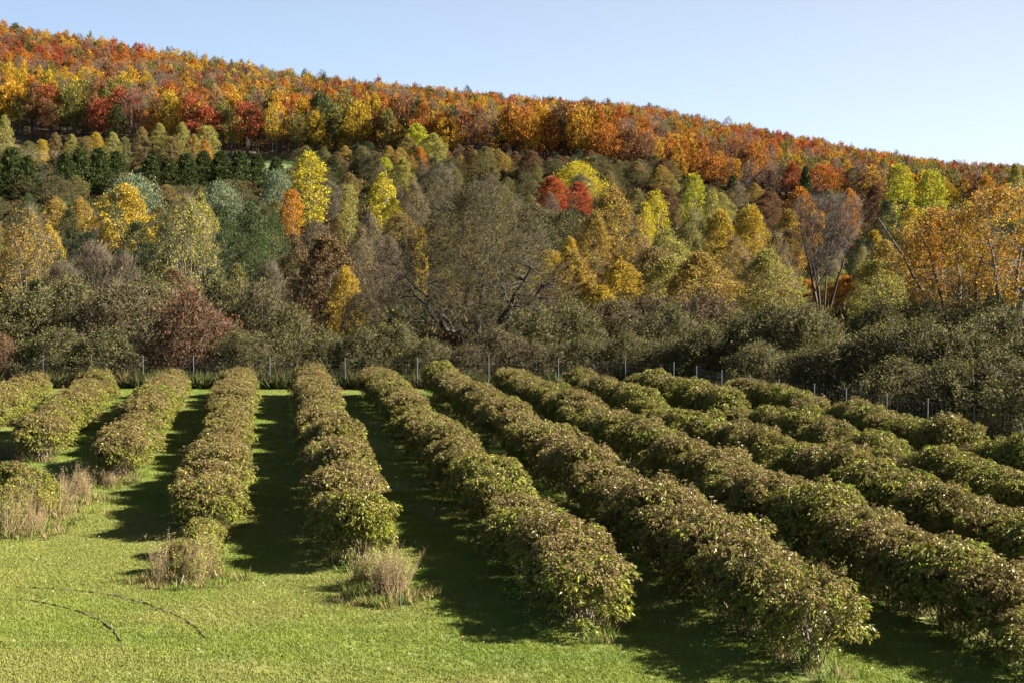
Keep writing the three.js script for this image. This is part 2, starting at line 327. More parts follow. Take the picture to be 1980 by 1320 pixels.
// ---------------------------------------------------------------- elder shrubs of the rows
function buildElder(seed, brown, lush, bare = 0) {
  const rnd = rng(seed), T = new Mesher(), C = new Mesher(1 << 16), H = 1.86, RX = 0.98, RZ = 1.15;
  const browns = [[0.210, 0.145, 0.056], [0.165, 0.106, 0.050], [0.265, 0.190, 0.074], [0.210, 0.172, 0.048]], greens = [[0.150, 0.165, 0.028], [0.105, 0.130, 0.024], [0.205, 0.205, 0.034], [0.265, 0.225, 0.030]], bright = [[0.225, 0.270, 0.026], [0.30, 0.28, 0.024], [0.17, 0.235, 0.026]]; for (const set of [browns, greens, bright]) for (const q of set) for (let i = 0; i < 3; i++) q[i] *= 0.80;
  const stem = [0.17, 0.125, 0.085], grey = [0.26, 0.22, 0.17];
  for (let k = 0; k < 20; k++) {                     // canes that arch out from the root
    const az = rnd() * 6.283, r = 0.25 + rnd() * 0.55, h = H * (0.55 + rnd() * 0.38), b = [gauss(rnd) * 0.2, -0.05, gauss(rnd) * 0.35];
    const q = (t) => [b[0] + Math.cos(az) * r * Math.pow(t, 1.5), h * t, b[2] + Math.sin(az) * r * Math.pow(t, 1.5)];
    T.tube([b, q(0.35), q(0.7), q(1)], 0.016 + rnd() * 0.008, 0.006, 4, rnd() < 0.4 ? grey : stem);
  }
  const sprays = Math.round(215 * (1 - bare * 0.5));
  for (let k = 0; k < sprays; k++) {                 // each cane ends in an umbrella of drooping leaves
    const az = rnd() * 6.283, el = Math.pow(rnd(), 0.8) * 1.95 - 0.5, ce = Math.cos(el), se = Math.sin(el), box = 1 / Math.pow(Math.pow(Math.abs(ce), 3) + Math.pow(Math.abs(se), 3), 1 / 3);
    const bump = 0.80 + 0.34 * noise(az * 1.4 + seed * 3.1, el * 2.0 + seed * 1.7), sh = Math.pow(rnd(), 0.22) * bump * box * (rnd() < 0.08 ? 1.12 : 1);
    const cx = Math.cos(az) * ce * RX * sh, cz = Math.sin(az) * ce * RZ * sh, cy = 0.95 + (se > 0 ? se * (H - 0.98) : se * 1.25) * sh;
    if (cy < 0.16 + 0.22 * rnd() || (cy < 0.62 && rnd() < 0.45)) continue;
    const cap = clamp((cy - 0.9) / 0.7) * clamp(sh * 1.5 - 0.55), pb = clamp(brown * (0.22 + 1.0 * cap) + 0.5 * (rnd() - 0.5));
    const sr = 0.17 + 0.12 * rnd(), tone = 0.8 + 0.4 * rnd(), lit = rnd() < lush, n = Math.round(18 * (sr / 0.22) ** 2) + 4, dx = Math.cos(az) * ce, dz = Math.sin(az) * ce;
    T.tube([[cx * 0.45, cy - 0.45, cz * 0.45], [cx * 0.8, cy - 0.16, cz * 0.8], [cx, cy, cz]], 0.009, 0.005, 3, rnd() < 0.3 ? grey : stem);
    for (let i = 0; i < n; i++) {
      const a = rnd() * 6.283, q = Math.sqrt(rnd()) * sr, x = cx + Math.cos(a) * q + dx * 0.05, z = cz + Math.sin(a) * q + dz * 0.05, y = cy + (0.5 * sr - q * q / sr * 0.9) + gauss(rnd) * 0.03;
      const dead = rnd() < pb, m = 4 + (rnd() * 3 | 0);
      for (let j = 0; j < m; j++) {
        const set = dead ? browns : lit ? bright : greens, c0 = rnd() < 0.9 ? set[(rnd() * set.length) | 0] : greens[2], v = tone * (0.76 + 0.48 * rnd()), l = (dead ? 0.076 : 0.096) * (0.7 + 0.6 * rnd());
        C.leaf(x + gauss(rnd) * 0.035, y + gauss(rnd) * 0.03, z + gauss(rnd) * 0.035, Math.cos(a) * 0.7 + (rnd() - 0.5) * 0.9, -0.5 + (rnd() - 0.5) * 0.9, Math.sin(a) * 0.7 + (rnd() - 0.5) * 0.9, l, l * 0.34, rnd, [c0[0] * v, c0[1] * v, c0[2] * v]);
      }
    }
    if (cap > 0.4 && rnd() < 0.5 * brown) {          // a spent flat flower head stands over the leaves
      const by = cy + sr * 0.5 + 0.06 + 0.06 * rnd();
      T.twig([cx, cy, cz], [cx, by, cz], 0.004, stem);
      for (let i = 0; i < 11; i++) { const a = i * 0.9 + rnd(), c0 = browns[(rnd() * 4) | 0]; C.leaf(cx, by - 0.03, cz, Math.cos(a), 0.35 + 0.3 * rnd(), Math.sin(a), 0.08, 0.03, rnd, c0); }
    }
  }
  const root = new THREE.Group();
  mesh('stem', T.geometry(), M.bark, root); mesh('foliage', C.geometry(), M.shine, root);
  return root;
}
const elders = { brown: [], mixed: [], green: [], bare: [] };
for (let i = 0; i < 4; i++) elders.brown.push(buildElder(11 + i, 0.72, 0.28));
for (let i = 0; i < 4; i++) elders.mixed.push(buildElder(31 + i, 0.55, 0.26));
for (let i = 0; i < 3; i++) elders.green.push(buildElder(51 + i, 0.32, 0.34));
for (let i = 0; i < 2; i++) elders.bare.push(buildElder(71 + i, 0.60, 0.35, 0.7));

// row: [x at 90 m ahead, near end, far end, share of the brown kind, share of the green kind, how the row is told apart]
const ROWS = [
  [-30.0, 69, 87, 0.45, 0.35, 'leftmost row', 'leftmost row'],
  [-25.9, 60, 84, 0.60, 0.25, 'second row from left', 'second row'],
  [-21.8, 54, 90, 0.70, 0.10, 'third row from left', 'third row'],
  [-17.6, 43.5, 91, 0.85, 0.05, 'fourth row from left', 'fourth row'],
  [-12.9, 39, 91, 0.85, 0.05, 'fifth row from left', 'fifth row'],
  [-8.7, 31.5, 91, 0.60, 0.10, 'sixth row from left', 'sixth row'],
  [-4.4, 28.5, 91, 0.65, 0.08, 'seventh row from left', 'seventh row'],
  [-0.2, 27.5, 90.5, 0.55, 0.12, 'fourth row from the side fence', 'eighth row'],
  [3.8, 33, 90.5, 0.25, 0.35, 'third row from the side fence', 'ninth row'],
  [7.9, 41, 90, 0.20, 0.40, 'second row from the side fence', 'tenth row'],
  [12.0, 49, 84, 0.15, 0.45, 'last row along the side fence', 'eleventh row'],
];
const SKEW = { '-17.6': 0.173, '-12.9': 0.168, '-8.7': 0.182, '-4.4': 0.176 };     // the rows fan out a little
const rowX = (x90, d) => x90 + (SKEW[x90] || 0.184) * (90 - d);
ROWS.forEach(([x90, near, far, pb, pg, words, short], ri) => {
  const rnd = rng(200 + ri), n = Math.round((far - near) / 1.95), first = [];
  for (let k = 0; k <= n; k++) {
    const d = lerp(near + 0.9, far - 0.9, k / n) + (rnd() - 0.5) * 0.5, x = rowX(x90, d) + (rnd() - 0.5) * 0.35, roll = rnd();
    let set = roll < pb ? elders.brown : roll > 1 - pg ? elders.green : elders.mixed;
    const end = k === 0, back = k === n;
    if (end && ri >= 5 && ri <= 7) set = elders.bare;
    const s = (0.92 + 0.2 * rnd()) * (d < 50 ? 1.06 : 1), sy = s * (0.90 + 0.2 * rnd()) * (rnd() < 0.13 ? 0.72 : 1) * (end && ri === 5 ? 0.86 : 1);
    const look = set === elders.green ? 'leafy green' : set === elders.brown ? 'brown topped' : set === elders.bare ? 'thinning' : 'mottled';
    const label = end ? `${look} elderberry shrub at the near end of the ${words}` : back ? `${look} elderberry shrub at the far end of the ${words}` : `${look} elderberry shrub, ${ordinal(k + 1)} from near end of the ${words}`;
    place(set[(rnd() * set.length) | 0], 'elderberry_shrub', x, -d, rnd() * 0.5 + (rnd() < 0.5 ? Math.PI : 0) - 0.18, s * (0.94 + 0.12 * rnd()), sy, s * (1.0 + 0.2 * rnd()), label, 'shrub', `elderberry shrubs of the ${short}`);
  }
});

// ---------------------------------------------------------------- tree kinds
const cache = new Map();
function proto(kind, pal, v = 0) {
  const key = kind + pal + v;
  if (cache.has(key)) return cache.get(key);
  const seed = 1000 + cache.size * 13 + v * 7, S = (o) => buildTree({ seed, pal, ...o });
  const made = {
    maple: () => S({ H: 15, R: 4.6, cb: 0.22, env: 'oval', limbs: 16, clumps: 290, leaves: 48, leaf: 0.29, cr: 0.62, trunk: 0.24, bark: 'grey', patch: 0.5 }),
    poplar: () => S({ H: 17, R: 2.7, cb: 0.2, env: 'column', limbs: 18, clumps: 210, leaves: 26, leaf: 0.30, cr: 0.6, trunk: 0.2, bark: 'pale', rise: 1.5, up: 0.5, patch: 0.4 }),
    dome: () => S({ H: 10, R: 6, cb: 0.06, env: 'dome', limbs: 18, clumps: 300, leaves: 30, leaf: 0.34, cr: 0.8, trunk: 0.2, bark: 'grey', stems: 4, spread: 0.5, up: 1.1, slim: 0.4, patch: 0.4 }),
    airy: () => S({ H: 15, R: 4.2, cb: 0.24, env: 'oval', limbs: 20, clumps: 290, leaves: 40, leaf: 0.245, cr: 0.55, trunk: 0.17, bark: 'grey', stems: 3, spread: 0.35, twigs: 4, twigColor: [0.10, 0.08, 0.06], patch: 0.3 }),
    high: () => S({ H: 15, R: 4.4, cb: 0.42, env: 'oval', lumpy: 0.8, limbs: 16, clumps: 250, leaves: 42, leaf: 0.245, cr: 0.58, trunk: 0.2, bark: 'pale', stems: 3, spread: 0.5, twigs: 3, twigColor: [0.10, 0.08, 0.06], patch: 0.3 }),
    sparse: () => S({ H: 13, R: 3.6, cb: 0.2, env: 'oval', limbs: 22, clumps: 260, leaves: 18, leaf: 0.19, cr: 0.58, trunk: 0.15, bark: 'grey', stems: 4, spread: 0.45, twigs: 8, twigColor: [0.075, 0.058, 0.042], rise: 1.5, twigUp: 1.1 }),
    brush: () => S({ H: 9, R: 4.4, cb: 0.08, env: 'dome', limbs: 26, clumps: 360, leaves: 15, leaf: 0.19, cr: 0.5, flat: 1.3, trunk: 0.1, bark: 'grey', stems: 8, spread: 0.7, twigs: 9, twigColor: [0.085, 0.066, 0.047], rise: 1.6, twigUp: 1.2 }),
    alder: () => S({ H: 5.2, R: 2.7, cb: 0.05, env: 'thicket', limbs: 24, clumps: 560, leaves: 20, leaf: 0.13, cr: 0.27, flat: 2.0, outward: 0.25, trunk: 0.05, bark: 'brown', stems: 11, spread: 0.75, twigs: 4, twigColor: [0.09, 0.07, 0.05], rise: 1.9, up: 0.8, top: 0.8, fill: true, lumpy: 0.9, part: 'foliage' }),
    cedar: () => S({ H: 10, R: 2.5, cb: 0.05, env: 'cedar', limbs: 10, clumps: 430, leaves: 22, leaf: 0.36, cr: 0.42, trunk: 0.18, bark: 'dark', up: 1.0, slim: 0.35, branchy: 0.3, mat: M.needle }),
    pine: () => S({ H: 13, R: 3.7, cb: 0.1, env: 'flame', limbs: 30, clumps: 190, leaves: 46, leaf: 0.34, cr: 0.72, flat: 0.45, trunk: 0.24, bark: 'dark', up: 0.6, slim: 0.2, rise: 0.2, mat: M.needle, patch: 0.5 }),
    spruce: () => buildSpruce({ seed, pal, H: 11, R: 2.6, leaf: 0.34, layers: 30 }),
  }[kind]();
  cache.set(key, made);
  return made;
}
const SPREAD = 2.05;
// a tree by the column where it stands, its top, its width and its distance; it is set on the terrain there
function spot(px, d) { return (px - 990) / FOCAL * d; }
let serial = 0;
function tree(name, kind, pal, px, top, wide, d, label, category = 'tree', group, v = 0) {
  const k = serial++, r = rng(3000 + k), x = spot(px, d), y = height(x, d), p = proto(kind, pal, v), [R, H] = p.userData.size;
  const h = Math.max(1.2, EYE + (510 - top) * d / FOCAL - y), s = wide / FOCAL * d / (SPREAD * R);
  return place(p, name, x, -d, r() * 6.283, s, h / H * 0.97, s, label, category, group, 0.1);
}

// thicket of alder and dogwood beyond the fence
const THICKET = [
  [-20, 590, 150, 106, 'alder', 'grey green alder shrub at the left photo edge behind the fence'],
  [62, 566, 150, 107, 'alder', 'dark grey green alder shrub second from the left photo edge'],
  [140, 552, 160, 109, 'alder', 'grey green alder shrub below the leafless grey bush'],
  [225, 556, 150, 106, 'alderbrown', 'brownish alder shrub just left of the rusty shrub'],
  [290, 548, 150, 111, 'alder', 'tall grey green alder shrub behind the rusty shrub'],
  [366, 572, 140, 101.5, 'rust', 'rusty brown shrub standing behind the fence, left of centre'],
  [2, 655, 60, 98.6, 'rust', 'small reddish shrub at the left photo edge by the fence'],
  [110, 640, 130, 99.5, 'alder', 'low dark shrub behind the leftmost fence posts'],
  [215, 640, 140, 99.5, 'alder', 'low dark shrub behind the fence left of the rusty shrub'],
  [440, 548, 110, 109, 'alder', 'grey green alder shrub right behind the rusty shrub'],
  [505, 560, 120, 106, 'grey', 'tall pale olive shrub right of the rusty shrub'],
  [470, 645, 110, 99.5, 'alder', 'low leafy shrub behind the fence post above the fourth row'],
  [560, 600, 120, 103, 'alder', 'leafy olive shrub above the fifth row'],
  [640, 650, 100, 100, 'alder', 'low olive shrub beside the yellow tape'],
  [705, 640, 110, 100, 'alder', 'low olive shrub above the sixth row'],
  [765, 632, 110, 101, 'alder', 'olive shrub before the dark side of the willow'],
  [830, 660, 100, 99.6, 'alder', 'low grey green shrub under the willow above the seventh row'],
  [895, 672, 100, 99.2, 'alderbrown', 'low brown shrub in front of the willow above the eighth row'],
  [965, 640, 120, 101, 'alderbrown', 'dark brown shrub at the right foot of the willow'],
  [1035, 605, 120, 104, 'alder', 'tall grey green shrub right of the willow'],
  [1045, 668, 110, 98.8, 'alderbrown', 'low brown shrub behind the fence above the ninth row'],
  [1105, 590, 130, 106, 'alder', 'olive shrub second to the right of the willow'],
  [1130, 655, 120, 98.8, 'alder', 'low olive shrub behind the fence above the tenth row'],
  [1175, 585, 130, 108, 'alderbrown', 'brown shrub in the middle of the right thicket'],
  [1215, 650, 110, 98.5, 'alder', 'low olive shrub left of the fence corner'],
  [1245, 578, 130, 110, 'twig', 'twiggy brown shrub below the amber tree'],
  [1300, 600, 130, 104, 'alder', 'olive shrub behind the fence corner'],
  [1290, 660, 110, 97, 'alder', 'low leafy shrub right at the fence corner'],
  [1350, 570, 150, 110, 'twig', 'tall twiggy brown shrub behind the fence corner'],
  [1375, 635, 130, 95, 'alder', 'alder shrub first along the side fence from the corner'],
  [1430, 612, 150, 97, 'alder', 'alder shrub second along the side fence from the corner'],
  [1470, 668, 130, 89.5, 'alder', 'low alder shrub third along the side fence from the corner'],
  [1500, 598, 170, 95, 'alder', 'rounded alder shrub left of the vase shaped bare tree'],
  [1560, 600, 160, 93, 'alder', 'rounded alder shrub in front of the vase shaped bare tree'],
  [1560, 680, 150, 84, 'alder', 'low alder shrub midway along the side fence'],
  [1630, 665, 160, 83, 'alder', 'alder shrub midway along the side fence, right of the dark gap'],
  [1705, 640, 180, 81.5, 'alder', 'broad alder shrub left below the leaning oak'],
  [1700, 592, 130, 100, 'alder', 'alder shrub at the foot of the leaning limbs'],
  [1785, 632, 190, 79.5, 'alder', 'broad alder shrub right below the leaning oak'],
  [1775, 588, 150, 102, 'alder', 'alder shrub behind the trunks of the leaning oak'],
  [1740, 700, 170, 74.5, 'alder', 'low dark alder shrub behind the side fence'],
  [1865, 640, 190, 76.5, 'alder', 'broad alder shrub below the big oak at the right'],
  [1840, 705, 180, 70.5, 'alder', 'low dark alder shrub nearest the last visible side fence post'],
  [1945, 612, 190, 78, 'alder', 'tall alder shrub at the right photo edge below the oak'],
  [1940, 690, 200, 69, 'alder', 'low alder shrub at the right photo edge'],
  [2040, 640, 220, 72, 'alder', 'alder shrub half cut by the right photo edge'],
  [2030, 705, 230, 63, 'alder', 'low dark alder shrub in the corner at the right photo edge'],
  [1900, 585, 150, 102, 'alder', 'alder shrub between the two oak trunks'],
];
THICKET.forEach(([px, top, w, d, pal, label], i) => tree('alder_shrub', 'alder', pal, px, top, w * 1.3, d, label, 'shrub', undefined, i % 2).scale.y *= 1.12);

// single trees of the valley
const T_ = [
  // left
  ['ash_tree', 'sparse', 'amber', 55, 388, 120, 140, 'amber brown tree with a slim pale trunk at the left photo edge'],
  ['ash_tree', 'high', 'gold', 243, 345, 118, 185, 'golden crowned tree with a pale forked trunk before the silver domes'],
  ['ash_tree', 'high', 'amber', 112, 376, 70, 230, 'small amber tree left below the dark cedars'],
  ['ash_tree', 'high', 'amber', 158, 376, 62, 232, 'small amber tree right of its amber twin below the cedars'],
  ['ash_tree', 'airy', 'gold', 95, 425, 70, 165, 'small golden tree before the dark pine at left'],
  ['leafless_bush', 'brush', 'twig', 180, 462, 150, 132, 'tall leafless grey bush standing above the left thicket'],
  ['leafless_bush', 'brush', 'twig', 238, 486, 100, 130, 'leafless tan bush just right of the tallest grey bush'],
  ['leafless_bush', 'brush', 'grey', 120, 500, 120, 126, 'greyish half leafless bush left of the tallest grey bush'],
  ['leafless_bush', 'brush', 'grey', 215, 535, 120, 118, 'low pale grey leafless bush in the left thicket'],
  ['ash_tree', 'sparse', 'lemon', 360, 366, 128, 152, 'half bare tree of many grey stems with a pale yellow top'],
  ['ash_tree', 'high', 'lemon', 390, 362, 70, 165, 'pale yellow crowned tree beside the many stemmed bare tree'],
  ['pine_tree', 'pine', 'pine', 440, 395, 92, 172, 'leftmost of the dense green pines left of the yellow poplar'],
  ['pine_tree', 'pine', 'pine', 488, 380, 104, 176, 'tallest of the dense green pines left of the yellow poplar'],
  ['pine_tree', 'pine', 'pine', 532, 402, 80, 180, 'rightmost of the dense green pines left of the yellow poplar'],
  ['pine_tree', 'pine', 'pine', 495, 432, 80, 160, 'front green pine with a sunlit right side'],
  ['pine_tree', 'pine', 'spruce', 420, 440, 80, 158, 'dark pine behind the many stemmed bare tree'],
  ['pine_tree', 'pine', 'spruce', 135, 396, 70, 195, 'dark rounded pine between two amber trees at left'],
  ['pine_tree', 'pine', 'pine', 55, 386, 60, 235, 'green pine at the left behind the amber tree'],
  ['pine_tree', 'pine', 'spruce', 265, 420, 110, 170, 'dark pine under the golden crowned tree'],
  ['pine_tree', 'pine', 'spruce', 320, 425, 100, 172, 'dark pine left of the many stemmed bare tree'],
  ['pine_tree', 'pine', 'spruce', 170, 440, 110, 168, 'dark pine behind the tallest leafless bush'],
  ['pine_tree', 'pine', 'spruce', 90, 450, 110, 160, 'dark pine in the shade at the left edge'],
  ['silver_willow', 'dome', 'silver', 265, 336, 150, 262, 'largest silver green domed willow below the cedars'],
  ['silver_willow', 'dome', 'silver', 432, 350, 110, 270, 'flat silver green domed willow behind the pines'],
  ['silver_willow', 'dome', 'silver', 538, 328, 84, 290, 'bluish silver domed willow beside the yellow poplar'],
  ['maple_tree', 'maple', 'amber', 40, 430, 70, 175, 'small rusty amber tree behind the slim pale trunk'],
  // centre left
  ['poplar_tree', 'poplar', 'yellow', 600, 287, 74, 265, 'tall bright yellow poplar left of centre'],
  ['poplar_tree', 'poplar', 'orange', 566, 362, 46, 258, 'short orange poplar at the left foot of the tall yellow poplar'],
  ['poplar_tree', 'poplar', 'yellow', 742, 328, 58, 238, 'bright lemon poplar above the willow'],
  ['poplar_tree', 'poplar', 'yellow', 760, 380, 44, 225, 'lower yellow poplar beside the bright lemon poplar'],
  ['poplar_tree', 'poplar', 'lemon', 676, 350, 34, 250, 'slender pale yellow poplar between the two yellow ones'],
  ['maple_tree', 'maple', 'brown', 632, 440, 130, 127, 'brown leaved tree left of the willow'],
  ['maple_tree', 'airy', 'brown', 575, 452, 90, 130, 'thin brown tree right of the green pines'],
  ['maple_tree', 'airy', 'gold', 668, 505, 80, 122, 'low golden brown tree at the left side of the willow'],
  ['leafless_tree', 'sparse', 'twig', 715, 405, 90, 150, 'leafless grey brown tree left above the willow'],
  ['leafless_tree', 'sparse', 'tan', 700, 430, 70, 142, 'tan half bare tree below the lemon poplar'],
  ['leafless_tree', 'sparse', 'twig', 755, 450, 80, 140, 'leafless tree touching the willow at its left'],
  ['leafless_tree', 'sparse', 'tan', 800, 345, 70, 225, 'tall tan half bare tree behind the willow'],
  ['leafless_tree', 'sparse', 'grey', 850, 310, 90, 280, 'grey rounded leafless tree below the yellow green clump'],
  ['poplar_tree', 'poplar', 'gold', 814, 430, 28, 150, 'small yellow tree peeping out left of the willow top'],
  ['ash_tree', 'airy', 'olive', 458, 500, 70, 118, 'yellowish green tree right of the rusty shrub'],
  ['leafless_bush', 'brush', 'grey', 520, 500, 110, 115, 'grey half bare bush right of the yellowish green tree'],
  ['leafless_bush', 'brush', 'alderbrown', 700, 560, 110, 112, 'brown twiggy bush at the left foot of the willow'],
  // hill foot, centre
  ['maple_tree', 'maple', 'lime', 806, 236, 66, 432, 'yellow green tree at the top of the clump jutting from the forest'],
  ['maple_tree', 'maple', 'tan', 790, 262, 56, 418, 'tan tree on the left of the clump jutting from the forest'],
  ['maple_tree', 'maple', 'lemon', 838, 256, 66, 415, 'pale yellow tree on the right of the clump jutting from the forest'],
  ['maple_tree', 'maple', 'orange', 812, 282, 36, 400, 'small orange tree in front of the jutting clump'],
  ['maple_tree', 'maple', 'lime', 745, 302, 52, 350, 'yellow green round tree below the dark forest edge'],
  ['maple_tree', 'maple', 'lemon', 780, 303, 46, 345, 'pale yellow round tree right of the yellow green one'],
  ['ash_tree', 'airy', 'grey', 915, 338, 80, 250, 'pale olive half bare tree behind the willow top'],
  ['ash_tree', 'airy', 'olive', 955, 370, 80, 210, 'olive tree behind the right half of the willow top'],
  ['ash_tree', 'airy', 'grey', 1030, 385, 110, 180, 'grey olive tree right of the willow top'],
  ['silver_willow', 'dome', 'grey', 1018, 334, 62, 335, 'grey domed bush beside the small shed'],
  ['maple_tree', 'maple', 'red', 1068, 338, 72, 300, 'bright red tree left of the small dark spruce'],
  ['maple_tree', 'maple', 'red', 1118, 350, 62, 305, 'red orange tree right behind the small dark spruce'],
  ['silver_willow', 'dome', 'yellow', 1118, 311, 124, 348, 'wide domed yellow tree behind the red trees'],
  ['maple_tree', 'maple', 'lime', 1168, 308, 40, 400, 'yellow green round tree right of the wide yellow dome'],
  ['spruce_tree', 'spruce', 'spruce', 1103, 357, 42, 255, 'dark pointed spruce in front of the red trees'],
  ['spruce_tree', 'spruce', 'spruce', 1072, 430, 34, 175, 'small dark spruce beside the gold tree right of the willow'],
  // centre right
  ['ash_tree', 'high', 'amber', 1186, 348, 116, 172, 'amber tree with several dark trunks right of the dark spruce'],
  ['ash_tree', 'airy', 'amber', 1150, 400, 80, 165, 'lower amber tree left of the many trunked amber tree'],
  ['poplar_tree', 'poplar', 'yellow', 1268, 362, 52, 225, 'bright yellow poplar right of the amber tree'],
  ['poplar_tree', 'poplar', 'yellow', 1248, 385, 36, 222, 'smaller yellow poplar leaning on the bright yellow poplar'],
  ['ash_tree', 'airy', 'gold', 1102, 448, 58, 140, 'small golden tree right beside the willow'],
  ['maple_tree', 'maple', 'gold', 1165, 545, 90, 122, 'low golden shrubby tree in the right thicket'],
  ['maple_tree', 'maple', 'amber', 1120, 515, 60, 128, 'low amber shrubby tree right of the willow'],
  ['ash_tree', 'high', 'lemon', 1288, 432, 100, 152, 'olive yellow tree below the bright yellow poplar'],
  ['leafless_tree', 'sparse', 'lemon', 1340, 400, 80, 165, 'half bare pale tree left of the twin golden trees'],
  ['ash_tree', 'high', 'gold', 1395, 395, 88, 165, 'left one of the twin golden trees at right'],
  ['ash_tree', 'high', 'gold', 1450, 386, 92, 162, 'right one of the twin golden trees at right'],
  ['leafless_tree', 'sparse', 'amber', 1420, 450, 90, 140, 'thin grey stemmed tree in front of the twin golden trees'],
  ['leafless_tree', 'sparse', 'tan', 1500, 440, 90, 138, 'thin half bare tree left of the vase shaped bare tree'],
  ['poplar_tree', 'poplar', 'lime', 1340, 330, 44, 285, 'pale yellow green poplar below the red hillside maples'],
  ['poplar_tree', 'poplar', 'lemon', 1375, 362, 36, 260, 'slim pale poplar right of the yellow green poplar'],
  ['maple_tree', 'maple', 'orange', 1545, 355, 90, 215, 'orange yellow tree behind the vase shaped bare tree'],
  ['maple_tree', 'maple', 'amber', 1525, 400, 80, 200, 'amber tree left behind the vase shaped bare tree'],
  ['maple_tree', 'maple', 'orange', 1560, 535, 80, 160, 'low orange tree left behind the vase shaped trunk'],
  ['maple_tree', 'maple', 'orange', 1635, 528, 80, 162, 'low orange tree right behind the vase shaped trunk'],
  ['leafless_tree', 'sparse', 'lemon', 1668, 470, 50, 165, 'slender yellowish tree right of the vase shaped bare tree'],
  ['poplar_tree', 'poplar', 'lime', 1735, 310, 62, 285, 'yellow green poplar left of the greenest poplar'],
  ['poplar_tree', 'poplar', 'lime', 1797, 320, 66, 265, 'greenest poplar near the right end of the ridge'],
  ['poplar_tree', 'poplar', 'gold', 1760, 395, 50, 230, 'gold poplar under the two green poplars'],
  ['spruce_tree', 'spruce', 'spruce', 1857, 343, 24, 300, 'narrow dark spruce right of the green poplars'],
  ['spruce_tree', 'spruce', 'spruce', 1919, 356, 16, 300, 'thin dark spruce near the right photo edge'],
  ['pine_tree', 'pine', 'spruce', 1712, 380, 66, 225, 'dark pine below the yellow green poplar'],
  ['pine_tree', 'pine', 'spruce', 1748, 392, 56, 235, 'dark pine right below the yellow green poplar'],
  ['pine_tree', 'pine', 'spruce', 1660, 455, 70, 185, 'dark pine in the gap right of the vase shaped tree'],
  ['pine_tree', 'pine', 'spruce', 1720, 500, 90, 150, 'dark evergreen in the gap before the leaning oak'],
  ['pine_tree', 'pine', 'spruce', 1680, 530, 80, 140, 'low dark evergreen in the gap before the leaning oak'],
  ['maple_tree', 'maple', 'gold', 1690, 440, 60, 195, 'golden tree left above the leaning oak'],
  ['maple_tree', 'maple', 'orange', 1800, 395, 90, 170, 'orange gold tree behind the leaning oak'],
  ['maple_tree', 'maple', 'gold', 1870, 380, 90, 165, 'golden tree between the two oaks'],
  ['maple_tree', 'maple', 'amber', 1790, 500, 100, 140, 'dark amber tree low behind the leaning oak'],
  ['maple_tree', 'maple', 'amber', 1890, 500, 110, 135, 'dark amber tree low between the two oaks'],
  ['ash_tree', 'airy', 'lemon', 1960, 310, 50, 330, 'pale olive tree on the skyline at the right edge'],
  ['maple_tree', 'maple', 'rust', 1690, 350, 60, 290, 'rust brown tree left of the yellow green poplars'],
  ['maple_tree', 'maple', 'orange', 1640, 360, 56, 300, 'dull orange tree left of the rust brown tree'],
  ['cedar_tree', 'cedar', 'cedar', 1263, 325, 28, 420, 'small rounded green cedar above the bright yellow poplar'],
  ['cedar_tree', 'cedar', 'cedar', 1232, 335, 26, 410, 'small green cedar left of the rounded one'],
  ['cedar_tree', 'cedar', 'cedar', 1556, 318, 28, 420, 'small dark green cedar below the red hillside'],
  ['cedar_tree', 'cedar', 'cedar', 1415, 338, 28, 400, 'green cedar right of the yellow green poplar'],
];
for (const [name, kind, pal, px, top, w, d, label] of T_) tree(name, kind, pal, px, top, w, d, label, /bush|willow/.test(name) && name !== 'silver_willow' ? 'bush' : 'tree');

// the clipped cedar row on the left, with two spruces in it
[[-8, 288, 40, 352], [28, 282, 40, 354], [58, 298, 34, 356], [132, 292, 36, 366], [160, 283, 40, 370], [195, 283, 40, 374], [229, 290, 36, 380], [295, 297, 32, 390], [330, 302, 32, 393], [364, 294, 34, 396], [396, 290, 34, 400], [430, 290, 36, 402], [466, 289, 34, 405], [500, 296, 30, 408], [536, 303, 26, 412], [645, 306, 32, 400]].forEach(([px, top, w, d], i) =>
  tree('cedar_tree', 'cedar', 'cedar', px, top, w * 1.42, d * 0.9, ['cedar at the left photo edge, first of the dark cedar row', 'second cedar from the left photo edge in the dark row', 'third cedar of the dark row, left of the bluish spruce', 'cedar right after the dark pointed spruce in the cedar row', 'tall cedar, second right of the pointed spruce in the row', 'tall cedar, third right of the pointed spruce in the row', 'cedar on the sunny right end of the left block', 'lone cedar after the gap in the cedar row', 'second cedar after the gap in the cedar row', 'third cedar after the gap in the cedar row', 'fourth cedar after the gap in the cedar row', 'fifth cedar after the gap in the cedar row', 'sixth cedar after the gap in the cedar row', 'cedar at the right end of the long row', 'small separate cedar on the far meadow', 'cedar right of the tall yellow poplar'][i], 'tree'));
tree('spruce_tree', 'spruce', 'bluespruce', 85, 303, 36, 315, 'bluish spruce standing in the dark cedar row', 'tree');
tree('spruce_tree', 'spruce', 'spruce', 111, 302, 40, 322, 'dark pointed spruce standing in the cedar row', 'tree');
tree('spruce_tree', 'spruce', 'bluespruce', 955, 335, 14, 380, 'tiny bluish spruce left of the small shed', 'tree');
tree('spruce_tree', 'spruce', 'bluespruce', 975, 346, 10, 375, 'tiniest spruce right beside the small shed', 'tree');
